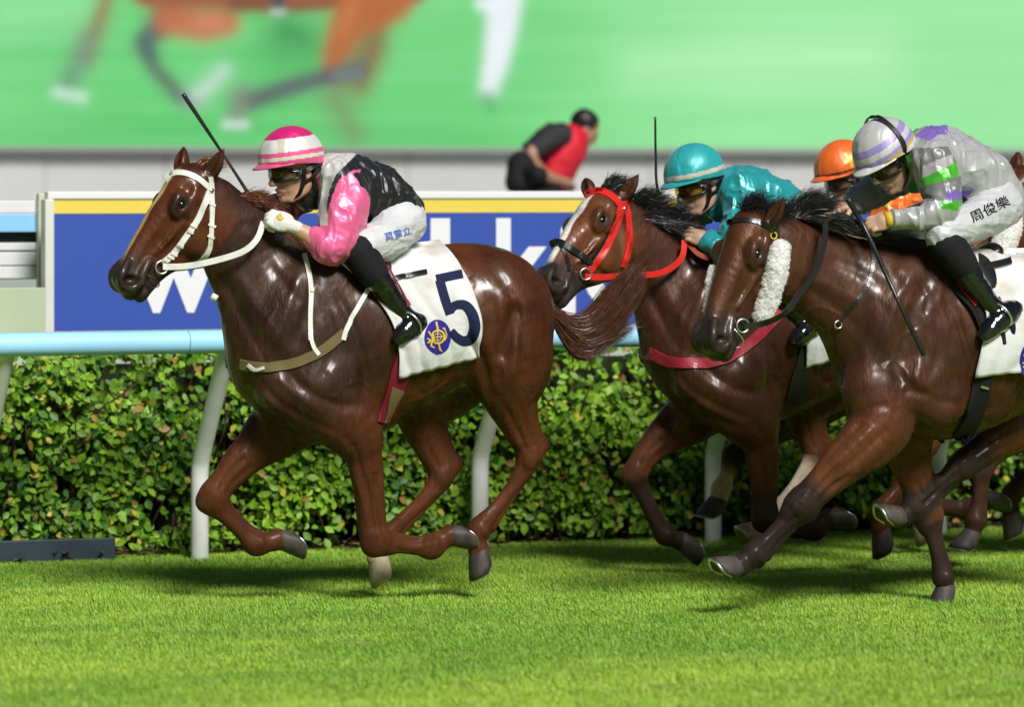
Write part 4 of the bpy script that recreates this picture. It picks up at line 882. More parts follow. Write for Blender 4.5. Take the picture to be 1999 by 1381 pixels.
def crest(fr, bvh, c, rx, ry, parent):     # blue oval with gold ring, cross and crossed whips
    V, Fc = [], []; rings_ = 6; seg = 28
    for i in range(rings_+1):
        for k_ in range(seg):
            q = 2*math.pi*k_/seg; p = (c[0]+rx*i/rings_*math.cos(q), c[1]+ry*i/rings_*math.sin(q)); h_ = hit(fr, bvh, *p)
            V.append(h_[0]+h_[1]*.0045 if h_ is not None else fr.loc(*p, V[-1][1] if V else .3))
    for i in range(rings_):
        for k_ in range(seg): Fc.append((i*seg+k_, i*seg+(k_+1) % seg, (i+1)*seg+(k_+1) % seg, (i+1)*seg+k_))
    o = mesh('crest', V, Fc, m_embl, parent)
    def st(pts, w_): strap('crest_line', fr, bvh, [(c[0]+x*rx, c[1]+y_*ry) for x, y_ in pts], w_*rx, m_gold, o, off=.007, thick=.001, across=2, n=5)
    st([(.45*math.cos(q), .36*math.sin(q)) for q in np.linspace(0, 6.29, 14)], .13); st([(.25*math.cos(q), .2*math.sin(q)) for q in np.linspace(0, 6.29, 10)], .05)
    st([(-.42, .03), (.42, -.03)], .07); st([(0, -.34), (0, .34)], .07)
    st([(-.15, -.86), (.0, -.4)], .14); st([(.1, .4), (.22, .78)], .12); st([(.1, .6), (.32, .82)], .1); st([(-.75, -.3), (-.45, .1), (-.55, .5), (-.3, .62)], .11); st([(-.82, .1), (-.6, .2), (-.78, .35)], .1); st([(.5, -.55), (.62, -.1), (.45, .2)], .09); st([(.35, -.5), (.62, -.35)], .09)
    return o

# ---- leading horse
def tack1():
    fr, bv, p = F0, bvh1, h1
    b = strap('bridle', fr, bv, [(411, 368), (399, 398), (386, 428), (366, 458), (346, 486), (330, 503), (316, 514)], 11.5, m_wleather, p)
    strap('browband', fr, bv, [(322, 352), (336, 340), (358, 338), (385, 348), (411, 369)], 10.5, m_wleather, b)
    strap('throat_latch', fr, bv, [(411, 345), (412, 370), (413, 421), (411, 472), (402, 498), (386, 513)], 9, m_wleather, b, off=.008)
    for q in ((371, 452), (377, 441), (352, 479), (338, 496), (332, 502), (412, 400), (413, 440), (411, 462)): strap('keeper', fr, bv, [(q[0]-6, q[1]-3), (q[0]+6, q[1]+3)], 5, m_wleather, b, off=.011, n=3)
    buckles(fr, bv, [(411, 372)], b)
    hb_ = hit(fr, bv, 313, 522) or (fr.loc(313, 522, .07), np.array((0, 1, 0)))
    ring('bit_ring', hb_[0]+np.array((0, .02, 0)), .027, m_steel, b, .0045)
    c0 = hb_[0][1]+.02
    band3('rein', [fr.loc(318, 521, c0), fr.loc(360, 520, c0+.02), fr.loc(402, 513, .13), fr.loc(451, 500, .155), fr.loc(481, 487, .165), fr.loc(502, 466, .155), fr.loc(514, 434, .12)], .026, m_wleather, p)
    band3('rein', [fr.loc(*q) for q in ((300, 527, -.08), (380, 520, -.13), (460, 500, -.16), (510, 440, -.08))], .026, m_wleather, p)
    MB().tube(crom([fr.loc(283, 533, c0), fr.loc(300, 545, c0+.01), fr.loc(311, 556, c0), fr.loc(300, 562, c0), fr.loc(287, 553, c0)], 5), .003, 6).build('bit_loop', m_bleather, b)
    MB().tube([fr.loc(413, 578, .03), fr.loc(424, 584, .04)], .016, 10).build('strap_end', m_wleather, p)
    bp = strap('breast_strap', fr, bv, [(472, 711), (490, 715), (530, 717), (580, 707), (622, 688), (650, 668), (672, 650)], 19, m_olive, p, off=.01, across=5)
    strap('neck_strap', fr, bv, [(594, 497), (602, 530), (606, 570), (606, 620), (606, 665)], 9, m_wleather, p, off=.01)
    strap('neck_strap', fr, bv, [(606, 662), (612, 680), (621, 693)], 8, m_wleather, p, off=.014)
    strap('neck_strap', fr, bv, [(669, 664), (676, 640), (697, 602), (720, 562)], 9, m_wleather, p, off=.014)
    strap('keeper', fr, bv, [(603, 566), (612, 567)], 7, m_wleather, bp, off=.016, n=3)
    strap('hook', fr, bv, [(487, 712), (500, 721), (518, 718)], 6, m_wleather, bp, off=.016, n=5)
    g_ = strap('girth', fr, bv, [(792, 660), (787, 700), (780, 730), (768, 768), (757, 800), (749, 826)], [22, 30, 36, 32, 30, 26], m_burg, p, off=.012, across=5)
    strap('girth_strap', fr, bv, [(775, 758), (766, 780), (757, 806), (750, 824)], [26, 18, 10, 8], m_olive, g_, off=.017, across=3)
    left = [(650, 506), (676, 528), (722, 572), (762, 628), (775, 682), (775, 736)]; right = [(858, 476), (892, 512), (918, 560), (935, 608), (941, 650), (941, 692)]
    sc_, cb = saddle_cloth(fr, bv, left, right, p, seed=1)
    def num(pts, w_): strap('number', fr, cb, pts, w_, m_navy, sc_, off=.0055, thick=.001, across=5, n=7)
    num([(851, 546), (876, 541), (903, 535)], 17); num([(858, 548), (868, 585), (878, 614)], 18)
    num([(875, 607), (890, 596), (908, 597), (922, 615), (927, 640), (920, 660), (904, 666), (890, 658), (880, 646)], [17, 17, 19, 21, 22, 21, 19, 17, 15])
    crest(fr, cb, (854, 658), 26, 34, sc_)
    strap('surcingle_end', fr, cb, [(768, 545), (800, 539), (832, 533)], 9, m_bleather, sc_, off=.012)
    strap('stirrup_leather', fr, cb, [(742, 505), (760, 535), (778, 565), (795, 600)], 9, m_burg, p, off=.02)
    return cb
cb1 = tack1()
# ---- hair of the leading horse
m_hair1 = hair_mat('chestnut hair', (.13, .034, .011)); m_tail1 = hair_mat('dark chestnut tail', (.085, .026, .011)); m_hairb = hair_mat('black hair', (.012, .010, .010))
def jit(s_): return np.array((random.gauss(0, s_), random.gauss(0, s_), random.gauss(0, s_)))
def tail(fr, parent, path, spread, n, m, wd=.003, name='tail'):
    """path: (px, py, v) control points; spread: radius per control point in metres"""
    P = crom(np.array([fr.loc(*q) for q in path]), 6); sp_ = np.interp(np.linspace(0, 1, len(P)), np.linspace(0, 1, len(spread)), spread)
    a, r_ = rng.random(n)*6.283, rng.random(n)**.8*1.12; o = np.stack([.35*np.cos(a), .6*np.sin(a), np.cos(a)], 1)*r_[:, None]
    ln = .5 + .5*rng.random(n)**.5; ts = np.linspace(0, 1, 8)[None]*ln[:, None]*(len(P)-1.001); k_ = ts.astype(int); f = (ts-k_)[..., None]
    C_ = P[k_]*(1-f)+P[k_+1]*f; sw = (sp_[k_]*(1-f[..., 0])+sp_[np.minimum(k_+1, len(P)-1)]*f[..., 0])[..., None]
    C_ = C_ + o[:, None]*sw + rng.normal(0, .018, (n, 1, 3))*np.linspace(0, 1, 8)[None, :, None]**1.5 + rng.normal(0, .004, (n, 8, 3))
    return strands(name, C_, wd, m, parent, 21)
def mane(fr, parent, crestpts, n, length, direc, m, wd=.0022, spread=.25, v=0.0, name='mane'):
    n = int(n*3.0); C_ = crom([fr.loc(q[0], q[1], v) for q in crestpts], 10); d = np.array(direc, float)
    t = rng.random(n)*(len(C_)-1.001); k_ = t.astype(int); f = (t-k_)[:, None]; b_ = C_[k_]*(1-f)+C_[k_+1]*f + np.stack([0*t, rng.normal(0, .014, n), 0*t], 1)
    cl = np.stack([vnoise(b_, 22, q) for q in (1, 2, 3)], 1)*.5          # locks
    L_ = (length*(.45+.75*rng.random(n)**1.5))[:, None]; dd = d + cl*spread*1.6 + rng.normal(0, spread*.45, (n, 3)); dd /= np.linalg.norm(dd, axis=1)[:, None]
    s_ = np.stack([np.full(n, -.4), rng.normal(.1, .4, n), np.full(n, -.35)], 1) + cl*.6
    return strands(name, np.stack([b_-dd*.02, b_+dd*L_*.4+s_*.004+rng.normal(0, .003, (n, 3)), b_+dd*L_*.72+s_*L_*.22+rng.normal(0, .006, (n, 3)), b_+dd*L_+s_*L_*.55+rng.normal(0, .009, (n, 3))], 1), wd, m, parent, 9)
tail(F0, h1, [(1056, 588, 0), (1088, 620, 0), (1120, 648, 0), (1158, 642, .0), (1198, 600, .02), (1230, 556, .04), (1252, 524, .05)], [.025, .05, .06, .066, .075, .055, .025], 5200, m_tail1, .0025)
tail(F0, h1, [(1074, 610, 0), (1098, 655, 0), (1130, 682, 0), (1175, 665, .0), (1215, 645, .0), (1240, 634, 0)], [.02, .04, .045, .035, .02, .012], 900, m_tail1, .0022, name='tail_wisps')
mane(F0, h1, [(448, 378), (480, 395), (515, 420), (560, 462), (600, 492)], 900, .10, (-.8, .4, -.10), m_hair1, spread=.18)
mane(F0, h1, [(458, 386), (478, 394), (500, 408)], 420, .085, (-.7, .3, .42), m_hair1, spread=.26)
mane(F0, h1, [(372, 328), (390, 326), (402, 332)], 140, .09, (-.8, .1, .5), m_hair1, spread=.3, name='forelock')
mane(F0, h1, [(540, 452), (575, 475), (615, 500)], 500, .16, (-.9, .45, -.35), m_hair1, spread=.18, v=.02)

# ================================================================== PEOPLE
def skin_mat(name, c):
    m, t, b = nodes(name); L = t.links; tc = t.nodes.new('ShaderNodeTexCoord')
    a = t.nodes.new('ShaderNodeAttribute'); a.attribute_name = 'Col'; L.new(a.outputs[0], b.inputs['Base Color'])
    b.inputs['Roughness'].default_value = .45; b.inputs['Subsurface Weight'].default_value = .12; b.inputs['Subsurface Radius'].default_value = (.02, .008, .004); b.inputs['Subsurface Scale'].default_value = .3
    n = t.nodes.new('ShaderNodeTexNoise'); n.inputs['Scale'].default_value = 90; n.inputs['Detail'].default_value = 4; L.new(tc.outputs['Object'], n.inputs[0])
    bp = t.nodes.new('ShaderNodeBump'); bp.inputs['Distance'].default_value = .001; L.new(n.outputs[0], bp.inputs['Height']); L.new(bp.outputs[0], b.inputs['Normal']); return m
m_skin = skin_mat('skin', None)
def satin_mat(name, rough=.34, bump=.010):
    m, t, b = nodes(name); L = t.links; tc = t.nodes.new('ShaderNodeTexCoord')
    a = t.nodes.new('ShaderNodeAttribute'); a.attribute_name = 'Col'; L.new(a.outputs[0], b.inputs['Base Color'])
    b.inputs['Roughness'].default_value = rough; b.inputs['Specular IOR Level'].default_value = .55; b.inputs['Sheen Weight'].default_value = .15; b.inputs['Metallic'].default_value = .12
    w1 = t.nodes.new('ShaderNodeTexNoise'); w1.inputs['Scale'].default_value = 9; w1.inputs['Detail'].default_value = 1.2; w1.inputs['Distortion'].default_value = 1.4
    mp = t.nodes.new('ShaderNodeMapping'); mp.inputs['Scale'].default_value = (1, 1, .55); mp.inputs['Rotation'].default_value = (0, R(40), 0); L.new(tc.outputs['Object'], mp.inputs[0]); L.new(mp.outputs[0], w1.inputs[0])
    b1 = t.nodes.new('ShaderNodeBump'); b1.inputs['Distance'].default_value = bump*1.7; L.new(w1.outputs[0], b1.inputs['Height'])
    w2 = t.nodes.new('ShaderNodeTexNoise'); w2.inputs['Scale'].default_value = 38; w2.inputs['Detail'].default_value = 2; w2.inputs['Distortion'].default_value = 1.2; L.new(mp.outputs[0], w2.inputs[0])
    b2 = t.nodes.new('ShaderNodeBump'); b2.inputs['Distance'].default_value = bump*.12; L.new(w2.outputs[0], b2.inputs['Height']); L.new(b1.outputs[0], b2.inputs['Normal']); L.new(b2.outputs[0], b.inputs['Normal']); return m
m_satin = satin_mat('racing silks satin'); m_capsatin = satin_mat('cap cover satin', .42, .007)
m_breech = mat('white nylon breeches', (.60, .60, .61), .5, .35, var=.05, vscale=10, bump=.007, bscale=20, stretch=(1, 1, 2.2))
m_breech3 = mat('pale grey nylon breeches', (.50, .505, .52), .42, .4, var=.04, vscale=10, bump=.007, bscale=20, stretch=(1, 1, 2.2))
m_patent = mat('black patent boot', (.006, .006, .007), .12, .7, coat=.6, coat_r=.05, bump=.004, bscale=16)
m_bcloth = mat('matte black cloth', (.012, .012, .014), .8, .2, bump=.001, bscale=200)
m_glove = mat('white glove', (.70, .68, .63), .65, .3, bump=.002, bscale=70)
m_lens = None
def lens_mat(tint):
    m, t, b = nodes('goggle lens'); L = t.links; tr = t.nodes.new('ShaderNodeBsdfTransparent'); tr.inputs[0].default_value = (*tint, 1); mx = t.nodes.new('ShaderNodeMixShader'); mx.inputs[0].default_value = .20
    b.inputs['Base Color'].default_value = (.02, .02, .02, 1); b.inputs['Roughness'].default_value = .06; b.inputs['Coat Weight'].default_value = .5
    L.new(tr.outputs[0], mx.inputs[1]); L.new(b.outputs[0], mx.inputs[2]); L.new(mx.outputs[0], t.nodes['Material Output'].inputs[0]); return m
m_lens = lens_mat((.55, .55, .52)); m_lensy = lens_mat((.75, .65, .25))
m_white = mat('eye white', (.7, .68, .65), .2); m_iris = mat('dark iris', (.02, .012, .008), .1)

def orient(fr, o, pitch, yaw=0, roll=0, scale=1.0):
    p, y_, r = R(pitch), R(yaw), R(roll); f = np.array((math.cos(p)*math.cos(y_), math.cos(p)*math.sin(y_), -math.sin(p)))
    up_ = np.array((0, 0, 1.)); l = np.cross(up_, f); l /= np.linalg.norm(l); u = np.cross(f, l); l2 = l*math.cos(r)+u*math.sin(r); u2 = np.cross(f, l2)
    M = np.eye(4); M[:3, 0] = f*scale; M[:3, 1] = l2*scale; M[:3, 2] = u2*scale; M[:3, 3] = fr.loc(*o); return M
def human_head(S, M):
    S.M = M
    S.ell((-.01, 0, .035), (.098, .078, .10), k=.03); S.ell((.030, 0, -.035), (.060, .060, .085), k=.03); S.ell((.068, 0, -.102), (.022, .024, .019), k=.025)
    for s in (1, -1):
        S.tube([(-.015, s*.062, -.03), (.0, s*.057, -.075), (.05, s*.028, -.106)], [.018, .018, .014], k=.02)
        S.ell((.058, s*.042, -.02), (.026, .022, .020), k=.02); S.tube([(.070, s*.052, .016), (.088, s*.03, .023), (.093, 0, .020)], [.011, .012, .011], k=.014)
        S.ell((-.008, s*.079, -.003), (.019, .009, .031), (0, 12, 0), k=.008); S.ell((.104, s*.012, -.036), (.010, .008, .007), k=.008)
    S.tube([(.090, 0, .012), (.104, 0, -.010), (.116, 0, -.031)], [.009, .010, .012], k=.012)
    S.tube([(.078, -.026, -.067), (.094, -.008, -.061), (.094, .008, -.061), (.078, .026, -.067)], [.006, .007, .007, .006], k=.008)
    S.tube([(.077, -.022, -.074), (.091, 0, -.079), (.077, .022, -.074)], [.006, .008, .006], k=.008)
    for s in (1, -1): S.ell((.092, s*.033, .001), (.016, .019, .011), k=.012, op=-1); S.ell((-.004, s*.087, -.003), (.010, .006, .018), (0, 12, 0), k=.006, op=-1)
    S.tube([(.098, -.024, -.070), (.102, 0, -.069), (.098, .024, -.070)], [.0035]*3, k=.005, op=-1)
    S.M = None
def hand_M(fr, wrist, knuck, back=(0, 1, .5), thumb=1):
    a, b = fr.loc(*wrist), fr.loc(*knuck); x = b-a; x /= np.linalg.norm(x); z = np.array(back, float); z -= x*(z@x); z /= np.linalg.norm(z); y_ = np.cross(z, x)
    M = np.eye(4); M[:3, 0] = x; M[:3, 1] = y_*thumb; M[:3, 2] = z; M[:3, 3] = a; return M
def hand(S, M, g=1.0, curl=1.0):
    S.M = M
    S.tube([(-.03, 0, 0), (.0, 0, 0), (.03, 0, 0)], [.026*g, .025*g, .03*g], 1, k=.02)
    S.ell((.048, .002, 0), (.05*g, .044*g, .019*g), k=.018)
    for y_, L_ in ((.031, .92), (.0105, 1.0), (-.0105, .96), (-.030, .82)):
        c = curl
        S.tube([(.078, y_, .004), (.100*L_+.004, y_*1.02, .000), (.112*L_, y_, -.018*c-.004), (.098*L_, y_*.96, -.040*c), (.070*L_+.004, y_*.92, -.043*c)], [.0105*g, .0105*g, .0095*g, .009*g, .008*g], 1, k=.006, n=3)
    S.tube([(.015, .032, -.008), (.045, .050, -.022), (.075, .042, -.038), (.098, .024, -.045)], [.015*g, .0125*g, .0105*g, .008*g], 1, k=.012, n=3)
    S.M = None
def wrinkle(V, Q, amp, freq, seed, st=(1, 1, 1), sharp=0):
    N = vnormals(V, Q); P = V*np.array(st); w_ = vnoise(P, freq*.45, seed+5)[:, None]*.6
    a = vnoise(P + w_*.03, freq, seed); b_ = vnoise(P*np.array((1.3, 1, .7)) + w_*.02, freq*2.1, seed+2)
    d = (1-np.abs(a))**2*1.0 + (1-np.abs(b_))**2*.35 - .65
    if sharp: P3 = P*np.array((1.2, 1, .8)) + .02*np.stack([vnoise(P, 7, seed+q) for q in (6, 7, 8)], 1); d = d + sharp*((1-np.abs(vnoise(P3, freq*1.9, seed+9)))**3 - .25)
    return V + N*(amp*d)[:, None]
def inpoly(p, poly):
    x, y_ = p[:, 0], p[:, 1]; r = np.zeros(len(p), bool); n = len(poly)
    for i in range(n):
        (x0, y0), (x1, y1) = poly[i], poly[(i+1) % n]
        c = ((y0 > y_) != (y1 > y_)); xi = (x1-x0)*(y_-y0)/((y1-y0) if y1 != y0 else 1e-9)+x0; r ^= c & (x < xi)
    return r
def chain_(S, fr, L, k=.03, lat=None, n=4):
    P = np.array([fr.loc(p[0], p[1], p[2]) for p in L]); r = np.array([p[3]/fr.ppm(p[0], p[2]) for p in L])
    S.tube(P, r, 1 if lat is None else np.array(lat)/r, k=k, n=n); return P, r

def helmet(fr, M, colfn, parent, peak_col, taper=1.0):
    V, Fc, C = [], [], []; nt_, npz = 64, 128; c = np.array((.012, 0, .052)); rr = np.array((.137, .118, .132))
    for i in range(nt_+1):
        for j in range(npz):
            ph = 2*math.pi*j/npz; edge = 1.72 + .16*math.cos(ph) * -1; th = edge*i/nt_
            gather = 1 + .014*math.cos(ph*8+.5*math.sin(3*ph))*math.exp(-((th-.35)/.4)**2) + .010*math.sin(ph*11+1+2*math.sin(ph*2))*(i/nt_)**1.5 + .006*math.sin(ph*5+th*6)
            flat = 1.0 if th < 1.57 else 1 - .12*(th-1.57)
            p = c + rr*np.array((math.sin(th)*math.cos(ph), math.sin(th)*math.sin(ph), math.cos(th)))*np.array((gather*flat, gather*flat, 1)); V.append(p); C.append(colfn(p, th/edge, ph))
    for i in range(nt_):
        for j in range(npz): Fc.append((i*npz+j, (i+1)*npz+j, (i+1)*npz+(j+1) % npz, i*npz+(j+1) % npz))
    o = mesh('helmet', xf(M, V), np.array(Fc), m_capsatin, parent, colors=np.array(C)); s_ = o.modifiers.new('t', 'SOLIDIFY'); s_.thickness = .006; s_.offset = -1
    P, Fp = [], []; n1, n2 = 24, 7                    # peak
    for i in range(n1):
        a = R(-72 + 144*i/(n1-1))
        for j in range(n2):
            t = j/(n2-1); e = 1.0 + t*(.30*math.cos(a*1.15)**1.2 if math.cos(a*1.15) > 0 else 0)
            P.append((c[0]+.132*math.cos(a)*e, .114*math.sin(a)*(1+.05*t), .050 - .016*t*math.cos(a) - .002*t + .006*math.cos(2*a)))
    for i in range(n1-1):
        for j in range(n2-1): Fp.append((i*n2+j, i*n2+j+1, (i+1)*n2+j+1, (i+1)*n2+j))
    q = mesh('peak', xf(M, P), np.array(Fp), m_capsatin, o, colors=np.tile(peak_col, (len(P), 1))); s_ = q.modifiers.new('t', 'SOLIDIFY'); s_.thickness = .006
    return o
def goggles(M, parent, lens, strap_over=False):
    def pt(a, z, k_=1.0): return np.array((.006 + .104*math.cos(a)*k_, .084*math.sin(a)*k_, z))
    n1, n2 = 30, 7; V, Fc = [], []
    for i in range(n1):
        a = R(-78 + 156*i/(n1-1)); hh = .024*(1-.35*abs(a/1.36)**3); zc = .002 - .006*(1-math.exp(-(a/.25)**2))
        bot = hh*(1 - .45*math.exp(-(a/.22)**2))
        for j in range(n2): t = j/(n2-1); V.append(pt(a, zc - bot + (hh+bot)*t, 1.0 + .07*math.sin(math.pi*t)))
    for i in range(n1-1):
        for j in range(n2-1): Fc.append((i*n2+j, (i+1)*n2+j, (i+1)*n2+j+1, i*n2+j+1))
    g_ = mesh('goggles', xf(M, V), np.array(Fc), lens, parent)
    bd = [i*n2 for i in range(n1)] + [(n1-1)*n2+n2-1] + [i*n2+n2-1 for i in range(n1-1, -1, -1)] + [0]
    MB().tube(xf(M, [V[i] for i in bd]), .006, 8, ref=M[:3, 2]/np.linalg.norm(M[:3, 2])*.3+np.array((.2, .9, .1))).build('goggle_frame', m_bleather, g_)
    for s in (1, -1):
        if strap_over: P = [(.025, s*.086, .0), (.0, s*.122, .06), (-.01, s*.10, .13), (-.015, s*.04, .187), (-.015, 0, .192)]
        else: P = [(.025, s*.086, .0), (-.03, s*.098, .012), (-.08, s*.07, .02), (-.105, 0, .02)]
        band3('strap', xf(M, P), .020, m_bleather, g_, .004, 8, nrm=xf(M, (0, s, .3))-M[:3, 3])
    return g_
def harness(M, parent):
    for s in (1, -1):
        band3('chin_strap', xf(M, [(.01, s*.098, .01), (.012, s*.082, -.035), (.03, s*.062, -.085), (.055, s*.026, -.122), (.06, 0, -.127)]), .017, m_bleather, parent, .005, 6, nrm=xf(M, (0, s, -.2))-M[:3, 3])
        band3('chin_strap', xf(M, [(-.055, s*.088, .005), (-.025, s*.085, -.03), (.012, s*.080, -.045)]), .015, m_bleather, parent, .005, 6, nrm=xf(M, (0, s, -.2))-M[:3, 3])

def jockey(fr, sp, label, res=.0045):
    root = empty('person', fr, label, 'jockey', 'jockeys in the race')
    M = orient(fr, sp['head'], sp['pitch'], sp.get('yaw', 4), sp.get('roll', 0), sp.get('scale', 1.04)*sp.get('s', 1))
    g_ = 1.0
    # body: head, neck, trunk core, bare arms and hands in one skin
    S = Sculpt(res); human_head(S, M)
    nb = fr.loc(*sp['neck'])
    S.tube([xf(M, (-.03, 0, -.03)), xf(M, (-.045, 0, -.10)), nb], [.055, .054, .066], 1, k=.03)
    tor = sp['torso']; Pt = [fr.loc(p[0], p[1], 0) for p in tor]; S.tube([nb] + Pt[1:], [.06] + [.085]*(len(Pt)-1), 1, k=.03, n=3)
    for key in ('na', 'fa'):
        A = sp[key]; P = [fr.loc(*p[:3]) for p in A['skin']]; S.tube(P, A['r'], 1, k=.02, n=4)
        if not A.get('glove'): hand(S, hand_M(fr, *A['hand'], back=A.get('back', (0, 1, .5)), thumb=A.get('thumb', 1)), sp.get('hs', 1.0), A.get('curl', 1))
    for key in ('nl', 'fl'):
        L_ = sp[key]; S.tube([Pt[-1]] + [fr.loc(*p[:3]) for p in L_['thigh'][1:]] + [fr.loc(*p[:3]) for p in L_['boot'][1:-1]], [.07] + [.05]*(len(L_['thigh'])-1) + [.03]*(len(L_['boot'])-2), 1, k=.02, n=3)
    V, Q = S.build()
    hc = (V-M[:3, 3]) @ np.linalg.inv(M[:3, :3]).T; base = np.array(sp['skin']); C = np.tile(base, (len(V), 1))*(1+.10*vnoise(V, 30)[:, None])
    lip = np.exp(-((hc[:, 2]+.070)/.010)**2 - (hc[:, 1]/.022)**2)*(hc[:, 0] > .07); C = C*(1-.5*lip[:, None]) + np.array((.32, .09, .075))*.5*lip[:, None]
    ck = np.exp(-((hc[:, 2]+.03)/.025)**2 - ((np.abs(hc[:, 1])-.042)/.02)**2)*(hc[:, 0] > .03); C = C*(1-.25*ck[:, None]) + np.array((.50, .17, .12))*.25*ck[:, None]
    br = (np.exp(-((hc[:, 2]-.026)/.006)**2 - ((np.abs(hc[:, 1])-.032)/.022)**2)*(hc[:, 0] > .06))[:, None]; C = C*(1-.75*br) + np.array((.02, .013, .01))*.75*br
    hr_ = (((hc[:, 0] < .015-.25*np.clip(hc[:, 2], -.05, .05)) & (hc[:, 2] > -.06) & (hc[:, 2] < .15) & (np.abs(hc[:, 1]) < .082) & (np.abs(hc[:, 1]) > 0) & (hc[:, 0] < -.028) & (hc[:, 0] > -.13)))[:, None]; C = np.where(hr_, np.array((.015, .011, .010)), C)
    mesh('body', V, Q, m_skin, root, colors=C)
    for s in (1, -1):
        e_ = MB(); c = np.array((.0785, s*.032, .001))
        for i in range(8):
            for j in range(12):
                a1, a2 = math.pi*i/7, 2*math.pi*j/12; e_.V.append(tuple(xf(M, c+.0125*np.array((math.cos(a1), math.sin(a1)*math.cos(a2), math.sin(a1)*math.sin(a2))))))
        for i in range(7):
            for j in range(12): e_.F.append([i*12+j, i*12+(j+1) % 12, (i+1)*12+(j+1) % 12, (i+1)*12+j])
        eo = e_.build('eye', m_white, root)
        MB().tube(xf(M, [c+np.array((.0108, 0, -.001)), c+np.array((.0132, 0, -.001))]), [.006, .0045], 10, ref=(0, .3, 1)).build('iris', m_iris, eo)
    # silks
    J = Sculpt(.0055); P = np.array(Pt); r = np.array([p[2]/fr.ppm(p[0]) for p in tor]); J.tube(P, r, np.array([p[3] for p in tor])/r, k=.03, n=4)
    J.tube([nb, xf(M, (-.045, 0, -.105))], [.078, .066], 1, k=.03, sub=False)
    arms = {}
    for key in ('na', 'fa'): arms[key] = chain_(J, fr, sp[key]['sleeve'], k=.035)
    V, Q = J.build(); V = wrinkle(V, Q, sp.get('wr', .014), 9.5, sp.get('seed', 1), (1, 1, .8), .75)
    da = np.min([np.min([np.linalg.norm(V-(a+(b-a)*t), axis=1)/max(ra, .02) for a, b, ra in zip(PP[:-1], PP[1:], RR) for t in (0, .5, 1)], 0) for PP, RR in arms.values()], 0)
    dt = np.min([np.linalg.norm((V-(a+(b-a)*t))*np.array((1, .5, 1)), axis=1)/ra for a, b, ra in zip(P[:-1], P[1:], r) for t in (0, .5)], 0)
    px_ = fr.px(V); C = sp['silk'](V, px_, da < dt*1.12, fr)
    jk = mesh('silks', V, Q, m_satin, root, colors=C)
    # breeches
    B = Sculpt(.006); pv = sp['pelvis']; Pp = np.array([fr.loc(p[0], p[1], 0) for p in pv]); rp = np.array([p[2]/fr.ppm(p[0]) for p in pv]); B.tube(Pp, rp, np.array([p[3] for p in pv])/rp, k=.03)
    for key in ('nl', 'fl'): chain_(B, fr, sp[key]['thigh'], k=.04)
    V, Q = B.build(); V = wrinkle(V, Q, .0075, 12, sp.get('seed', 1)+3, (.55, 1, 1.7), .6); bo = mesh('breeches', V, Q, sp.get('bm', m_breech), root); bb = bvh_of(V, Q)
    if 'name' in sp:
        txt, (x0, y0), (x1, y1), hpx, mm = sp['name']; TV, TF = text_mesh(txt, .004, 3); w_ = TV[:, 0].max(); PV = []
        for p in TV:
            t = p[0]/w_; d = np.array((x1-x0, y1-y0))/math.hypot(x1-x0, y1-y0); q = np.array((x0, y0)) + (np.array((x1-x0, y1-y0)))*t + np.array((d[1], -d[0]))*p[1]*hpx; h_ = hit(fr, bb, *q)
            PV.append(h_[0]+h_[1]*.004 if h_ is not None else fr.loc(*q, .2))
        mesh('printed_name', PV, TF, mm, bo, smooth=False)
    for key in ('nl', 'fl'):
        T_ = Sculpt(.005); bt = sp[key]['boot']; ft = sp[key]['foot']; chain_(T_, fr, bt[1:], k=.015); chain_(T_, fr, ft, k=.012)
        V, Q = T_.build(); V = wrinkle(V, Q, .0028, 14, 8, (1, 1, 1.8)); b_ = mesh('boot', V, Q, m_patent, root)
        T_ = Sculpt(.006); chain_(T_, fr, [(p[0], p[1], p[2], p[3]+(6 if i == 0 else 2)) for i, p in enumerate(bt[:2])] + [tuple(.6*np.array(bt[1]) + .4*np.array(bt[2]))], k=.015); V, Q = T_.build(); mesh('boot_top', V, Q, m_bcloth, b_)
        # stirrup iron under the boot
        a, b2 = fr.loc(*ft[1][:3]), fr.loc(*ft[2][:3]); c_ = (a+b2)/2; ring('stirrup', c_ + np.array((0, 0, .02)), .062, m_steel, root, .005, nrm=(b2-a))
    for key in ('na', 'fa'):
        if sp[key].get('glove'):
            T_ = Sculpt(.0042); hand(T_, hand_M(fr, *sp[key]['hand'], back=sp[key].get('back', (0, 1, .5)), thumb=sp[key].get('thumb', 1)), 1.14*sp.get('hs', 1.0)); V, Q = T_.build(); V = wrinkle(V, Q, .002, 40, 3); gl = mesh('glove', V, Q, m_glove, root); sp[key]['gbvh'] = bvh_of(V, Q); sp[key]['gobj'] = gl
        else: sp[key]['gbvh'] = None
    hm = helmet(fr, M, sp['cap'], root, sp['peak']); goggles(M, root, sp.get('lens', m_lens), sp.get('over', False)); harness(M, hm)
    return root, M, bb

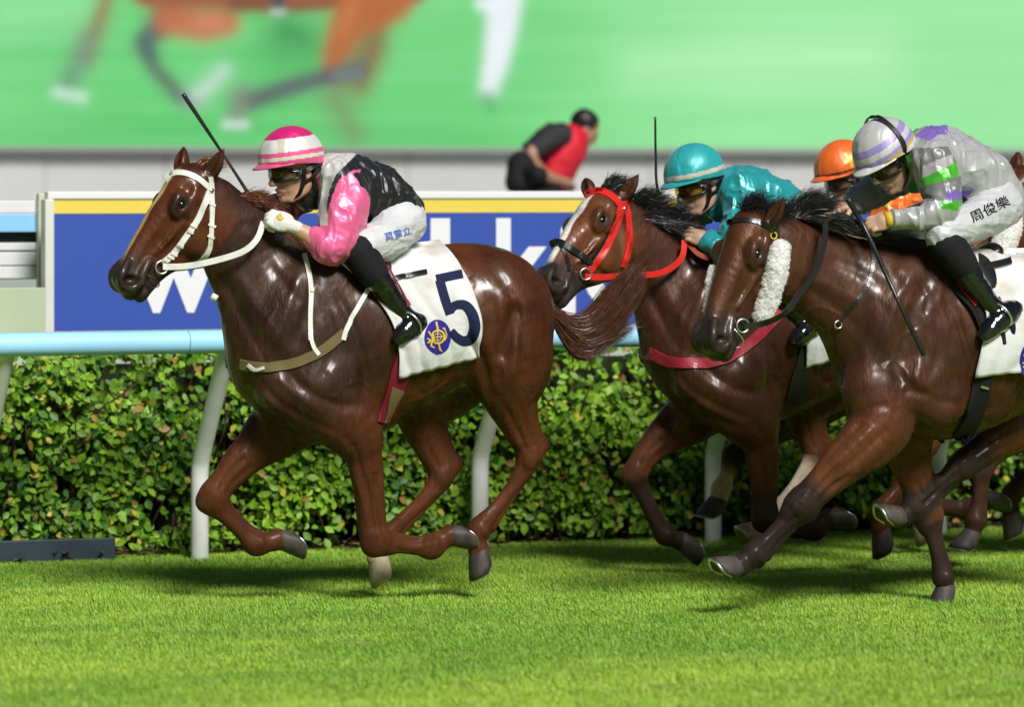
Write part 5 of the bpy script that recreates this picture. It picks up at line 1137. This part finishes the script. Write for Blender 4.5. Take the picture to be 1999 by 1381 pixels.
def jm(sp, x0, y0, s, X0=585, Y0=331):
    f = lambda p: (x0+(p[0]-X0)*s, y0+(p[1]-Y0)*s)
    def leg(d): return {k_: [f(p)+(p[2], p[3]*s) for p in v] for k_, v in d.items()}
    o = dict(sp); o['s'] = 1.0; o['head'] = f(sp['head'])+(sp['head'][2],); o['neck'] = f(sp['neck'])+(0,)
    o['torso'] = [f(p)+(p[2]*s, p[3]) for p in sp['torso']]; o['pelvis'] = [f(p)+(p[2]*s, p[3]) for p in sp['pelvis']]
    for k_ in ('nl', 'fl'): o[k_] = leg(sp[k_])
    for k_ in ('na', 'fa'):
        A = sp[k_]; o[k_] = dict(A, skin=[f(p)+(p[2],) for p in A['skin']], sleeve=[f(p)+(p[2], p[3]*s) for p in A['sleeve']], hand=tuple(f(p)+(p[2],) for p in A['hand']))
    o.pop('name', None); return o
def fleg(d, fr):                         # far leg: the near leg mirrored across the horse
    def mir(p): q = fr.loc(p[0], p[1], p[2]); z = fr.px(q*np.array((1, -1, 1))); return (z[0], z[1], -p[2], p[3])
    return {k_: [mir(p) for p in v] for k_, v in d.items()}

# ---- jockey in pink and black
def silk1(V, p, sl, fr):
    C = np.tile(np.array((.010, .010, .013)), (len(V), 1)); C[sl] = (.80, .13, .30)
    nr = V[:, 1] > -.02
    C[inpoly(p, [(692, 292), (745, 310), (724, 345), (704, 331), (690, 332), (662, 350), (648, 384), (638, 420), (636, 395), (642, 366), (655, 336), (684, 310)]) & nr] = (.010, .010, .013)
    st = inpoly(p, [(630, 320), (636, 288), (700, 296), (684, 313), (656, 340), (643, 370), (638, 400), (640, 440), (618, 440), (620, 392), (625, 345)]) & nr
    C[st] = (.62, .60, .58); st2 = (V[:, 1] < -.04) & (V[:, 1] > -.12) & ~sl & (p[:, 0] < 660); C[st2] = (.62, .60, .58)
    return C
def cap1(p, t, ph):
    z = p[2] - .04*p[0]
    if z > .138: return (.62, .008, .16)
    if z > .086: return (.58, .54, .46) if (.75 < (ph % 6.283) < 1.05) else (.68, .66, .64)
    if z > .068: return (.75, .10, .26)
    if z > .053: return (.70, .64, .54)
    return (.75, .10, .26)
jk1 = dict(head=(578, 334, .0), pitch=10, yaw=6, scale=1.08, neck=(624, 350, 0), skin=(.50, .285, .19),
    torso=[(634, 345, 40, .12), (662, 357, 60, .165), (706, 376, 66, .165), (750, 396, 60, .155), (776, 412, 50, .15)],
    pelvis=[(762, 408, 48, .14), (782, 428, 42, .15)],
    na=dict(skin=[(674, 355, .16), (650, 486, .25), (605, 462, .215), (566, 440, .19)], r=[.045, .042, .040, .027], sleeve=[(668, 350, .145, 43), (674, 398, .20, 45), (664, 448, .235, 41), (647, 482, .25, 34), (628, 474, .235, 28), (613, 464, .22, 22)], hand=((566, 440, .19), (515, 420, .13)), glove=1, back=(.2, .9, .6), thumb=-1),
    fa=dict(skin=[(612, 352, -.16), (562, 402, -.25), (540, 408, -.18), (520, 415, -.08)], r=[.045, .038, .034, .026], sleeve=[(616, 352, -.15, 40), (590, 376, -.2, 36), (562, 400, -.25, 31), (540, 406, -.19, 22)], hand=((525, 412, -.09), (498, 418, -.02)), glove=1, back=(.2, -.5, .8), thumb=1),
    nl=dict(thigh=[(782, 436, .09, 46), (752, 464, .17, 43), (722, 478, .22, 37), (702, 488, .24, 33), (712, 508, .245, 28)], boot=[(702, 492, .245, 31), (724, 528, .255, 30), (748, 560, .26, 26), (775, 596, .26, 21), (796, 622, .26, 20)], foot=[(824, 626, .24, 17), (808, 634, .265, 26), (790, 650, .29, 22), (778, 662, .30, 14)]),
    silk=silk1, cap=cap1, peak=(.70, .09, .24), seed=1, name=('莫雷立', (752, 470), (803, 455), 17, mat('blue name print', (.10, .17, .55), .6)))
jk1['fl'] = fleg(jk1['nl'], F0)
j1, JM1, jb1 = jockey(F0, jk1, 'jockey in pink and black silks with pink and white cap on horse number 5')
strap('emblem', F0, jk1['na']['gbvh'], [(544, 420), (548, 426), (551, 423)], 10, m_gold, jk1['na']['gobj'], off=.004, thick=.001, n=4)
# ---- jockey in turquoise
jk2 = jm(jk1, 1373, 358, .93); jk2.update(pitch=17, yaw=6, skin=(.54, .33, .225), seed=4, wr=.018, lens=m_lensy, peak=(.02, .33, .35))
jk2['silk'] = lambda V, p, sl, fr: np.tile(np.array((.015, .30, .32)), (len(V), 1))
jk2['cap'] = lambda p, t, ph: (.62, .56, .46) if .052 < p[2]-.06*p[0] < .070 else (.018, .36, .38)
jk2['na'].update(skin=[(1456, 378, .16), (1425, 492, .24), (1405, 482, .21), (1378, 470, .17)], sleeve=[(1450, 375, .145, 39), (1448, 425, .20, 37), (1436, 468, .235, 34), (1424, 490, .25, 28), (1404, 482, .22, 23), (1388, 474, .19, 19)], hand=((1380, 470, .175), (1340, 456, .12)), glove=0)
jk2['fa'].update(skin=[(1398, 376, -.16), (1352, 420, -.25), (1338, 432, -.18), (1325, 440, -.08)], sleeve=[(1402, 378, -.15, 38), (1372, 398, -.2, 36), (1345, 420, -.25, 32), (1330, 430, -.17, 24)], hand=((1328, 438, -.09), (1310, 446, -.03)), glove=0)
j2, JM2, jb2 = jockey(F2, jk2, 'jockey in turquoise silks and cap riding the red-bridled horse', .005)
# ---- jockey in silver with green and purple
def silk3(V, p, sl, fr):
    C = np.tile(np.array((.40, .40, .41)), (len(V), 1)); near = V[:, 1] > -.05
    G, PU, DK, SV = (.06, .42, .02), (.22, .13, .50), (.18, .18, .18), (.42, .40, .41)
    for poly, c in (([(1760, 235), (1800, 235), (1778, 275), (1778, 330), (1800, 390), (1778, 385), (1764, 330), (1762, 275)], G), ([(1785, 265), (1820, 238), (1850, 250), (1815, 275)], PU), ([(1790, 290), (1850, 285), (1870, 320), (1800, 335)], DK), ([(1800, 325), (1860, 300), (1862, 328), (1800, 350)], SV), ([(1795, 350), (1868, 316), (1872, 345), (1800, 368)], G), ([(1795, 366), (1876, 343), (1874, 392), (1800, 392)], DK), ([(1848, 372), (1900, 372), (1880, 392), (1846, 392)], PU), ([(1838, 392), (1880, 392), (1870, 412), (1838, 408)], G), ([(1800, 236), (1850, 240), (1850, 262), (1812, 262)], PU)):
        C[inpoly(p, poly) & near] = c
    return C
def cap3(p, t, ph):
    z = p[2] - .10*p[0]
    z = p[2] + .08*p[0]
    if z > .128 or t < .45: return (.50, .50, .49)
    if z > .102: return (.32, .25, .58)
    if z > .078: return (.58, .58, .57)
    if z > .060: return (.32, .25, .58)
    if z > .046: return (.55, .40, .04)
    return (.66, .65, .64)
jk3 = jm(jk1, 1740, 312, 1.03); jk3.update(head=(1742, 312, 0), pitch=33, yaw=10, neck=(1775, 318, 0), skin=(.56, .35, .245), seed=7, peak=(.68, .67, .66), over=True, bm=m_breech3, silk=silk3, cap=cap3,
    torso=[(1785, 305, 42, .12), (1820, 310, 62, .165), (1866, 328, 68, .165), (1912, 354, 62, .155), (1945, 382, 50, .15)], pelvis=[(1930, 376, 48, .14), (1948, 394, 40, .15)],
    nl=dict(thigh=[(1950, 402, .09, 46), (1915, 424, .17, 41), (1872, 446, .22, 38), (1842, 460, .24, 35), (1850, 484, .245, 29)], boot=[(1848, 478, .245, 32), (1874, 512, .255, 31), (1898, 548, .26, 26), (1925, 585, .26, 22), (1942, 604, .26, 21)], foot=[(1988, 600, .24, 17), (1964, 614, .265, 26), (1938, 638, .29, 22), (1922, 655, .30, 14)]))
jk3['fl'] = fleg(jk3['nl'], F3)
jk3['na'].update(skin=[(1830, 320, .16), (1838, 408, .25), (1790, 424, .225), (1742, 428, .19)], sleeve=[(1822, 312, .145, 44), (1832, 350, .20, 40), (1842, 388, .235, 34), (1836, 410, .25, 29), (1795, 424, .23, 24), (1752, 428, .20, 19)], hand=((1740, 428, .19), (1698, 440, .15)), glove=0, back=(.3, .8, .6), thumb=-1)
jk3['fa'].update(skin=[(1770, 312, -.16), (1705, 375, -.25), (1670, 395, -.18), (1648, 408, -.1)], sleeve=[(1778, 312, -.15, 42), (1745, 345, -.2, 38), (1706, 374, -.25, 32), (1676, 392, -.19, 25), (1660, 402, -.14, 20)], hand=((1650, 408, -.11), (1612, 424, -.03)), glove=0, back=(.3, -.4, .8), thumb=1)
jk3['name'] = ('周俊樂', (1898, 435), (1972, 398), 24, m_bcloth)
j3, JM3, jb3 = jockey(F3, jk3, 'jockey in silver silks with green and purple bands on the nearest horse')
M_ = hand_M(F3, *jk3['na']['hand'], back=(.3, .8, .6)); wr_ = (F3.loc(1740, 428, .19)+F3.loc(1752, 428, .195))/2
MB().tube([F3.loc(1728, 430, .187), F3.loc(1744, 428, .194)], [.036, .034], 16).build('wristband', mat('yellow wristband', (.65, .42, .02), .6), j3)
# ---- jockey in orange, behind
def silk4(V, p, sl, fr):
    C = np.tile(np.array((.80, .16, .015)), (len(V), 1)); n_ = vnoise(V, 9, 3); C[n_ > .25] = (.75, .52, .03); C[n_ < -.55] = (.12, .05, .18); return C
def cap4(p, t, ph):
    a = math.atan2(p[2]-.10, p[1]*0+p[0]-.03) if p[1] > 0 else 0; r_ = math.hypot(p[2]-.10, p[0]-.03)
    star = p[1] > .02 and r_ < .022 + .016*math.cos(5*a+.6)
    if .050 < p[2] < .060: return (.02, .01, .02)
    return (.75, .45, .02) if star else (.80, .14, .012)
jk4 = jm(jk1, 1662, 347, .89); jk4.update(pitch=16, yaw=6, skin=(.54, .33, .225), seed=9, silk=silk4, cap=cap4, peak=(.80, .14, .012)); jk4['na']['glove'] = 0; jk4['fa']['glove'] = 0
j4, JM4, jb4 = jockey(F4, jk4, 'jockey in orange and yellow silks half hidden behind the silver jockey', .007)

# ================================================================== whips
def whip(fr, pts, rad, label):
    P = [fr.loc(*q) for q in pts]; o = MB().tube(crom(P, 12), np.interp(np.linspace(0, 1, (len(P)-1)*12+1), np.linspace(0, 1, len(rad)), rad), 10).build('whip', m_bleather, None, fr)
    tag(o, label, 'whip', 'racing whips'); return o
m_grip = mat('ribbed black grip', (.012, .012, .013), .5, .4, bump=.003, bscale=120)
w1 = whip(F0, [(357, 183, -.12), (395, 240, -.10), (438, 305, -.08), (478, 367, -.05), (512, 420, -.02)], [.010, .009, .006, .008, .010], 'black whip rising behind the chestnut horse\'s ears, held by pink jockey')
w3 = whip(F3, [(1655, 388, .16), (1690, 450, .19), (1745, 570, .36), (1804, 694, .42)], [.014, .011, .009, .011], 'black whip pointing down across the dark bay horse\'s shoulder')
w2 = whip(F2, [(1279, 228, -.1), (1280, 300, -.1), (1284, 372, -.08), (1310, 446, -.05)], [.005, .006, .007, .009], 'thin black upright whip beside the turquoise cap')

# ================================================================== photographer behind the board
FP = lane(-10.5)
ph = empty('person', FP, 'bending person in red vest and dark sleeves beyond the advertising board', 'person')
Mh = orient(FP, (1140, 254, 0), 32, 170, 0, 1.0); Sk = Sculpt(.009); human_head(Sk, Mh)
nbp = FP.loc(1116, 276, 0); Sk.tube([xf(Mh, (-.03, 0, -.03)), xf(Mh, (-.045, 0, -.10)), nbp], [.055, .054, .066], 1, k=.03); Sk.tube([nbp, FP.loc(1080, 325, 0), FP.loc(1055, 365, 0)], [.08, .1, .1], 1, k=.03)
gz_ = lambda u, v: np.array((u, v, TZ+.04))
hipp = FP.loc(1050, 372, 0)
for s in (1, -1):
    Sk.tube([FP.loc(1085+s*8, 265, s*.17), FP.loc(1032+s*6, 298, s*.28), FP.loc(1050+s*12, 340, s*.26), FP.loc(1098+s*8, 356, s*.14)], [.05, .045, .042, .032], 1, k=.02)
    hand(Sk, hand_M(FP, (1098+s*8, 356, s*.14), (1118, 360, s*.08), back=(0, s*.6, .7), thumb=s))
    Sk.tube([hipp + np.array((0, s*.1, 0)), hipp + np.array((-.1, s*.13, -.42)), np.array((hipp[0]+.02, s*.14, TZ+.08))], [.08, .06, .045], 1, k=.02)
V, Q = Sk.build(); mesh('body', V, Q, m_skin, ph, colors=np.tile((.36, .19, .12), (len(V), 1)))
def part(fn, name, m, res=.011, wr=.008):
    S_ = Sculpt(res); fn(S_); V, Q = S_.build(); V = wrinkle(V, Q, wr, 10, 2); return mesh(name, V, Q, m, ph)
part(lambda S_: S_.tube([FP.loc(1116, 272, 0), FP.loc(1098, 290, 0), FP.loc(1080, 325, 0), FP.loc(1060, 366, 0)], [.11, .165, .165, .15], [1.2, 1.2, 1.15, 1.1], k=.03), 'vest', mat('red vest', (.55, .012, .03), .6, .3, var=.15, vscale=7))
for s in (1, -1): part(lambda S_: S_.tube([FP.loc(1085+s*8, 262, s*.16), FP.loc(1062+s*6, 276, s*.22), FP.loc(1042+s*6, 290, s*.26)], [.085, .075, .062], 1, k=.02), 'sleeve', mat('charcoal sleeve', (.03, .03, .033), .8, .2))
for s in (1, -1): part(lambda S_: S_.tube([hipp + np.array((.0, s*.09, 0)), hipp + np.array((-.1, s*.13, -.42)), np.array((hipp[0]+.0, s*.14, TZ+.1))], [.13, .09, .07], 1, k=.02), 'trousers', m_bcloth)
for s in (1, -1): part(lambda S_: S_.tube([np.array((hipp[0]+.03, s*.14, TZ+.05)), np.array((hipp[0]-.06, s*.14, TZ+.05)), np.array((hipp[0]-.17, s*.14, TZ+.04))], [.05, .048, .038], 1, k=.02), 'shoe', m_bleather, .009, 0)
def hairp(S_):
    S_.M = Mh; S_.ell((-.025, 0, .05), (.10, .086, .098), k=.02); S_.M = None
part(hairp, 'hair', mat('black hair', (.008, .007, .007), .5), .009, .006)
cq = FP.loc(1018, 330, .33); S_ = Sculpt(.01); S_.ell(cq, (.10, .09, .125), (0, 15, 0), k=.03); S_.ell(cq+np.array((.03, .02, -.09)), (.09, .09, .09), k=.04); S_.tube([cq+np.array((-.02, .05, -.02)), cq+np.array((-.05, .19, -.04))], [.055, .06], 1, k=.02, sub=False); V, Q = S_.build(); co = mesh('camera_bag', wrinkle(V, Q, .008, 9, 5), Q, m_bcloth, None, FP)
tag(co, 'black camera bag hanging at the side of the red vest', 'bag')

# ================================================================== tack and hair of the other horses
def fleece(fr, pts, rad, parent):
    S_ = Sculpt(.005); P = np.array([fr.loc(*q) for q in pts]); S_.tube(P, [rad*.85, rad, rad, rad*.85], 1, k=.01); V, Q = S_.build(); N = vnormals(V, Q)
    V = V + N*(.004*vnoise(V, 60, 1) + .004*vnoise(V, 25, 2))[:, None]
    o = mesh('cheek_piece', V, Q, mat('sheepskin', (.80, .79, .75), .95, .1, sheen=.5, bump=.006, bscale=90), parent)
    i_ = rng.choice(len(V), 6500); n_ = N[i_] + rng.normal(0, .5, (6500, 3)); b_ = V[i_]
    strands('wool', np.stack([b_-n_*.002, b_+n_*.003+rng.normal(0, .001, b_.shape), b_+n_*.005+rng.normal(0, .002, b_.shape)], 1), .0016, mat('wool tufts', (.84, .83, .80), .95, .1), o, 4)
    return o
m_hair3 = hair_mat('black mane hair', (.010, .008, .008))
def tack2():
    fr, bv, p = F2, bvh2, h2
    b = strap('bridle', fr, bv, [(1213, 400), (1207, 425), (1196, 455), (1182, 485), (1166, 510), (1148, 531)], 13, m_redw, p)
    strap('browband', fr, bv, [(1143, 382), (1158, 374), (1178, 375), (1198, 387), (1213, 404)], 12, m_redw, b)
    strap('throat_latch', fr, bv, [(1218, 392), (1224, 420), (1227, 450), (1226, 480), (1221, 505), (1216, 522)], 11, m_redw, b, off=.009)
    strap('noseband', fr, bv, [(1074, 482), (1090, 474), (1110, 484), (1130, 497), (1148, 510), (1156, 512)], 12, m_bleather, b, off=.010)
    strap('noseband_strap', fr, bv, [(1208, 415), (1195, 445), (1178, 478), (1158, 505)], 9, m_bleather, b, off=.005)
    strap('noseband_drop', fr, bv, [(1094, 478), (1104, 500), (1112, 530)], 7, m_bleather, b, off=.006)
    buckles(fr, bv, [(1217, 408)], b)
    hb_ = hit(fr, bv, 1140, 535) or (fr.loc(1140, 535, .2), np.array((0, 1, 0))); c0 = hb_[0][1]+.02
    ring('bit_ring', hb_[0]+np.array((0, .02, 0)), .026, m_steel, b, .0045)
    band3('rein', [fr.loc(1142, 540, c0), fr.loc(1180, 541, c0), fr.loc(1230, 537, .20), fr.loc(1280, 535, .18), fr.loc(1312, 522, .17), fr.loc(1332, 500, .155), fr.loc(1336, 470, .13)], .028, m_redw, p)
    band3('rein', [fr.loc(1345, 478, .13), fr.loc(1362, 495, .18), fr.loc(1384, 505, .2)], .022, m_rubber, p)
    band3('rein', [fr.loc(*q) for q in ((1110, 545, .05), (1200, 545, -.13), (1280, 530, -.16), (1312, 455, -.06))], .026, m_redw, p)
    strap('breast_strap', fr, bv, [(1274, 690), (1286, 697), (1310, 706), (1360, 710), (1410, 702), (1450, 680), (1490, 645), (1530, 605)], 20, m_crim, p, off=.012, across=5)
    strap('girth', fr, bv, [(1575, 640), (1573, 690), (1562, 740), (1548, 790)], [14, 28, 36, 34], m_bleather, p, off=.012, across=5)
    f = lambda q: (1262+(q[0]-450)*.945, HY+(q[1]-HY)*.945)
    sc_, cb = saddle_cloth(fr, bv, [f(q) for q in ((650, 506), (676, 528), (722, 572), (762, 628), (775, 682), (775, 736))], [f(q) for q in ((858, 476), (892, 512), (918, 560), (935, 608), (941, 650), (941, 692))], p, seed=2)
    crest(fr, cb, f((854, 658)), 24, 32, sc_)
    mane(fr, p, [(1222, 400), (1250, 410), (1290, 440), (1330, 480)], 1500, .13, (-.6, .2, .55), m_hair3, spread=.28)
    mane(fr, p, [(1172, 372), (1192, 370), (1208, 378)], 350, .09, (-.7, .1, .75), m_hair3, spread=.35, name='forelock')
    mane(fr, p, [(1240, 420), (1280, 445), (1320, 478)], 600, .16, (-.9, .4, .0), m_hair3, spread=.2, v=.03)
tack2()
def tack3():
    fr, bv, p = F3, bvh3, h3
    b = strap('bridle', fr, bv, [(1512, 446), (1510, 470), (1506, 500), (1492, 560), (1474, 612), (1456, 632)], 8, m_bleather, p)
    strap('browband', fr, bv, [(1418, 436), (1436, 431), (1462, 430), (1490, 437), (1512, 447)], 9, m_bleather, b)
    strap('headpiece', fr, bv, [(1508, 428), (1512, 440), (1512, 452)], 9, m_bleather, b, off=.008)
    strap('throat_latch', fr, bv, [(1514, 450), (1526, 500), (1530, 545), (1526, 585)], 8, m_bleather, b)
    h_ = hit(fr, bv, 1508, 500); v0 = h_[0][1] if h_ else .15; h_ = hit(fr, bv, 1478, 600); v1 = h_[0][1] if h_ else .2
    fleece(fr, [(1524, 486, v0+.035), (1517, 527, v0+.045), (1504, 574, v1+.05), (1488, 616, v1+.035)], .043, p)
    fleece(fr, [(1392, 528, -.02), (1389, 552, -.01), (1386, 584, .0), (1382, 606, .01)], .019, p)
    ring('buckle', (hit(fr, bv, 1508, 460) or [fr.loc(1508, 460, .1)])[0]+np.array((0, .012, 0)), .014, m_gold, b, .003)
    hb_ = hit(fr, bv, 1446, 636) or (fr.loc(1446, 636, .2), np.array((0, 1, 0))); c0 = hb_[0][1]+.02
    ring('bit_ring', hb_[0]+np.array((0, .02, 0)), .028, m_steel, b, .0045)
    MB().tube(crom([fr.loc(1430, 640, c0+.01), fr.loc(1440, 650, c0+.02), fr.loc(1450, 664, c0+.02), fr.loc(1448, 676, c0+.01), fr.loc(1436, 680, c0)], 5), .0035, 6).build('bit_bar', m_steel, b)
    band3('rein', [fr.loc(1452, 638, c0), fr.loc(1490, 632, c0+.02), fr.loc(1532, 612, .24), fr.loc(1560, 575, .24), fr.loc(1592, 530, .23), fr.loc(1608, 480, .20), fr.loc(1612, 428, .14)], .026, m_bleather, p)
    band3('rein', [fr.loc(1612, 432, .12), fr.loc(1640, 418, .14), fr.loc(1668, 432, .15), fr.loc(1690, 446, .15)], .018, m_bleather, p)
    strap('neck_strap', fr, bv, [(1700, 490), (1704, 515), (1692, 560), (1662, 600), (1636, 632)], 7, m_bleather, p, off=.009)
    ring('strap_ring', (hit(fr, bv, 1634, 634) or [fr.loc(1634, 634, .2)])[0]+np.array((0, .012, 0)), .016, m_steel, p, .004)
    pad, _ = saddle_cloth(fr, bv, [(1824, 494), (1838, 526), (1862, 570), (1890, 605), (1908, 640), (1911, 672)], [(1960, 502), (1965, 535), (1970, 580), (1975, 610), (1980, 640), (1985, 672)], p, off=.012, seed=5, m=m_bcloth, name='saddle_pad')
    strap('pad_piping', fr, bv, [(1842, 502), (1858, 540), (1880, 572), (1902, 598)], 8, m_redw, pad, off=.026, across=3)
    sc_, cb = saddle_cloth(fr, bv, [(1852, 498), (1872, 530), (1898, 572), (1920, 620), (1912, 680), (1903, 734)], [(2070, 494), (2100, 522), (2120, 560), (2132, 610), (2138, 660), (2138, 705)], p, off=.022, seed=3)
    crest(fr, cb, (2018, 704), 28, 40, sc_)
    g_ = strap('girth', fr, bv, [(1924, 705), (1916, 745), (1906, 790), (1890, 830), (1868, 858)], [30, 36, 34, 30, 26], m_bcloth, p, off=.014, across=5)
    strap('girth_buckle', fr, bv, [(1912, 752), (1926, 756)], 4, m_steel, g_, off=.022, n=3)
    strap('surcingle_end', fr, cb, [(1920, 524), (1945, 519), (1972, 512)], 13, m_bleather, sc_, off=.014)
    mane(fr, p, [(1530, 418), (1555, 418), (1585, 426)], 900, .14, (-.62, .1, .62), m_hair3, spread=.28)
    mane(fr, p, [(1575, 424), (1620, 438), (1680, 456), (1740, 470)], 1000, .075, (-.9, .25, .10), m_hair3, spread=.26)
    mane(fr, p, [(1560, 425), (1610, 440), (1690, 462), (1740, 472)], 900, .15, (-.95, .45, .05), m_hair3, spread=.2, v=.03)
    mane(fr, p, [(1455, 410), (1475, 404), (1500, 410), (1530, 420)], 700, .11, (.1, .35, .35), m_hair3, spread=.4, name='forelock')
tack3()
# the hidden pair
mane(F4, h4, [(1560, 440), (1600, 450), (1640, 470)], 300, .12, (-.7, .2, .4), m_hair3)
tail(F2, h2, [(1850, 590, 0), (1872, 625, 0), (1900, 650, 0), (1935, 640, 0), (1975, 600, 0)], [.025, .05, .07, .07, .05], 400, m_hair3, .007)
tail(F4, h4, [(2105, 575, 0), (2130, 605, 0), (2155, 630, 0), (2190, 620, 0)], [.025, .05, .07, .06], 200, m_hair3, .008)
tail(F3, h3, [(2262, 600, 0), (2290, 640, 0), (2320, 670, 0), (2370, 640, 0)], [.025, .05, .07, .06], 300, m_hair3, .008)
tail(F5, h5, [(2655, 590, 0), (2685, 625, 0), (2720, 640, 0)], [.025, .05, .06], 200, m_hair3, .008)
def tack5():
    hc = lambda x, y_, z: xf(HM5, (x, y_, z))
    q = F5.px(np.array([hc(.16, .09, -.20), hc(.42, .07, -.15)]))
    fleece(F5, [(1978, 420, .13), (1972, 448, .15), (1958, 480, .16), (1944, 510, .15)], .05, h5)
    strap('cheek_strap', F5, bvh5, [(1938, 440), (1930, 480), (1912, 515)], 7, m_bleather, h5)
    mane(F5, h5, [(2030, 370), (2060, 380), (2100, 410)], 500, .12, (-.6, .2, .5), m_hair3, spread=.3)
    f = lambda q_: (2072+(q_[0]-450)*.93, HY+(q_[1]-HY)*.93)
    saddle_cloth(F5, bvh5, [f(q_) for q_ in ((650, 506), (722, 572), (775, 682), (775, 736))], [f(q_) for q_ in ((858, 476), (918, 560), (941, 650), (941, 692))], h5, seed=6, nx=16, nyv=16)
    f4 = lambda q_: (1540+(q_[0]-450)*.897, HY+(q_[1]-HY)*.897)
    saddle_cloth(F4, bvh4, [f4(q_) for q_ in ((650, 506), (722, 572), (775, 682), (775, 736))], [f4(q_) for q_ in ((858, 476), (918, 560), (941, 650), (941, 692))], h4, seed=7, nx=16, nyv=16)
tack5()
# small racing saddles under the riders
def saddle(fr, parent, a, b, zt, m=m_bleather):
    S_ = Sculpt(.008); P = [fr.loc(a, zt, 0), fr.loc((a+b)/2, zt+6, 0), fr.loc(b, zt-6, 0)]; S_.tube(P, [.042, .036, .042], [1.8, 2.2, 2.0], k=.02)
    for s in (1, -1): S_.ell(fr.loc(a+12, zt+30, 0)+np.array((0, s*.19, 0)), (.055, .018, .10), (s*38, 0, 0), k=.02)
    V, Q = S_.build(); return mesh('saddle', V, Q, m, parent)
saddle(F0, h1, 700, 775, 490); saddle(F3, h3, 1868, 1935, 498); saddle(F2, h2, 1500, 1595, 478); saddle(F4, h4, 1770, 1855, 470)

# ================================================================== far-side halves of straps that go round the horse
def mirror(o, M=None, bridge=None):
    V = np.array([v.co[:] for v in o.data.vertices]); Fc = [list(p.vertices)[::-1] for p in o.data.polygons]
    def flip(P):
        P = np.asarray(P, float)
        if M is None: return P*np.array((1, -1, 1))
        return xf(M, ((P-M[:3, 3]) @ np.linalg.inv(M[:3, :3]).T)*np.array((1, -1, 1)))
    mesh(o.name.split('.')[0], flip(V), Fc, o.data.materials[0], o.parent, smooth=False)
    if bridge:
        end, push = bridge; k_ = 10; c = V[:k_] if end == 0 else V[-k_:]; a = c.mean(0); wd = np.linalg.norm(c[0]-c[-2]); m_ = flip(a); mid = (a+m_)/2+np.array(push); q = (a+mid)/2+np.array(push)*.35
        band3(o.name.split('.')[0], [a, q, mid, flip(q), m_], wd, o.data.materials[0], o.parent, .005, 6, nrm=np.array(push))
for hs, HM_ in ((h1, HM1), (h2, HM2), (h3, HM3)):
    for o in list(hs.children_recursive):
        n_ = o.name.split('.')[0]
        if n_ == 'breast_strap': mirror(o, None, (0, (.004, 0, 0)))
        elif n_ == 'girth': mirror(o)
        elif n_ in ('bridle', 'throat_latch', 'noseband_strap'): mirror(o, HM_)
        elif n_ == 'neck_strap': mirror(o)
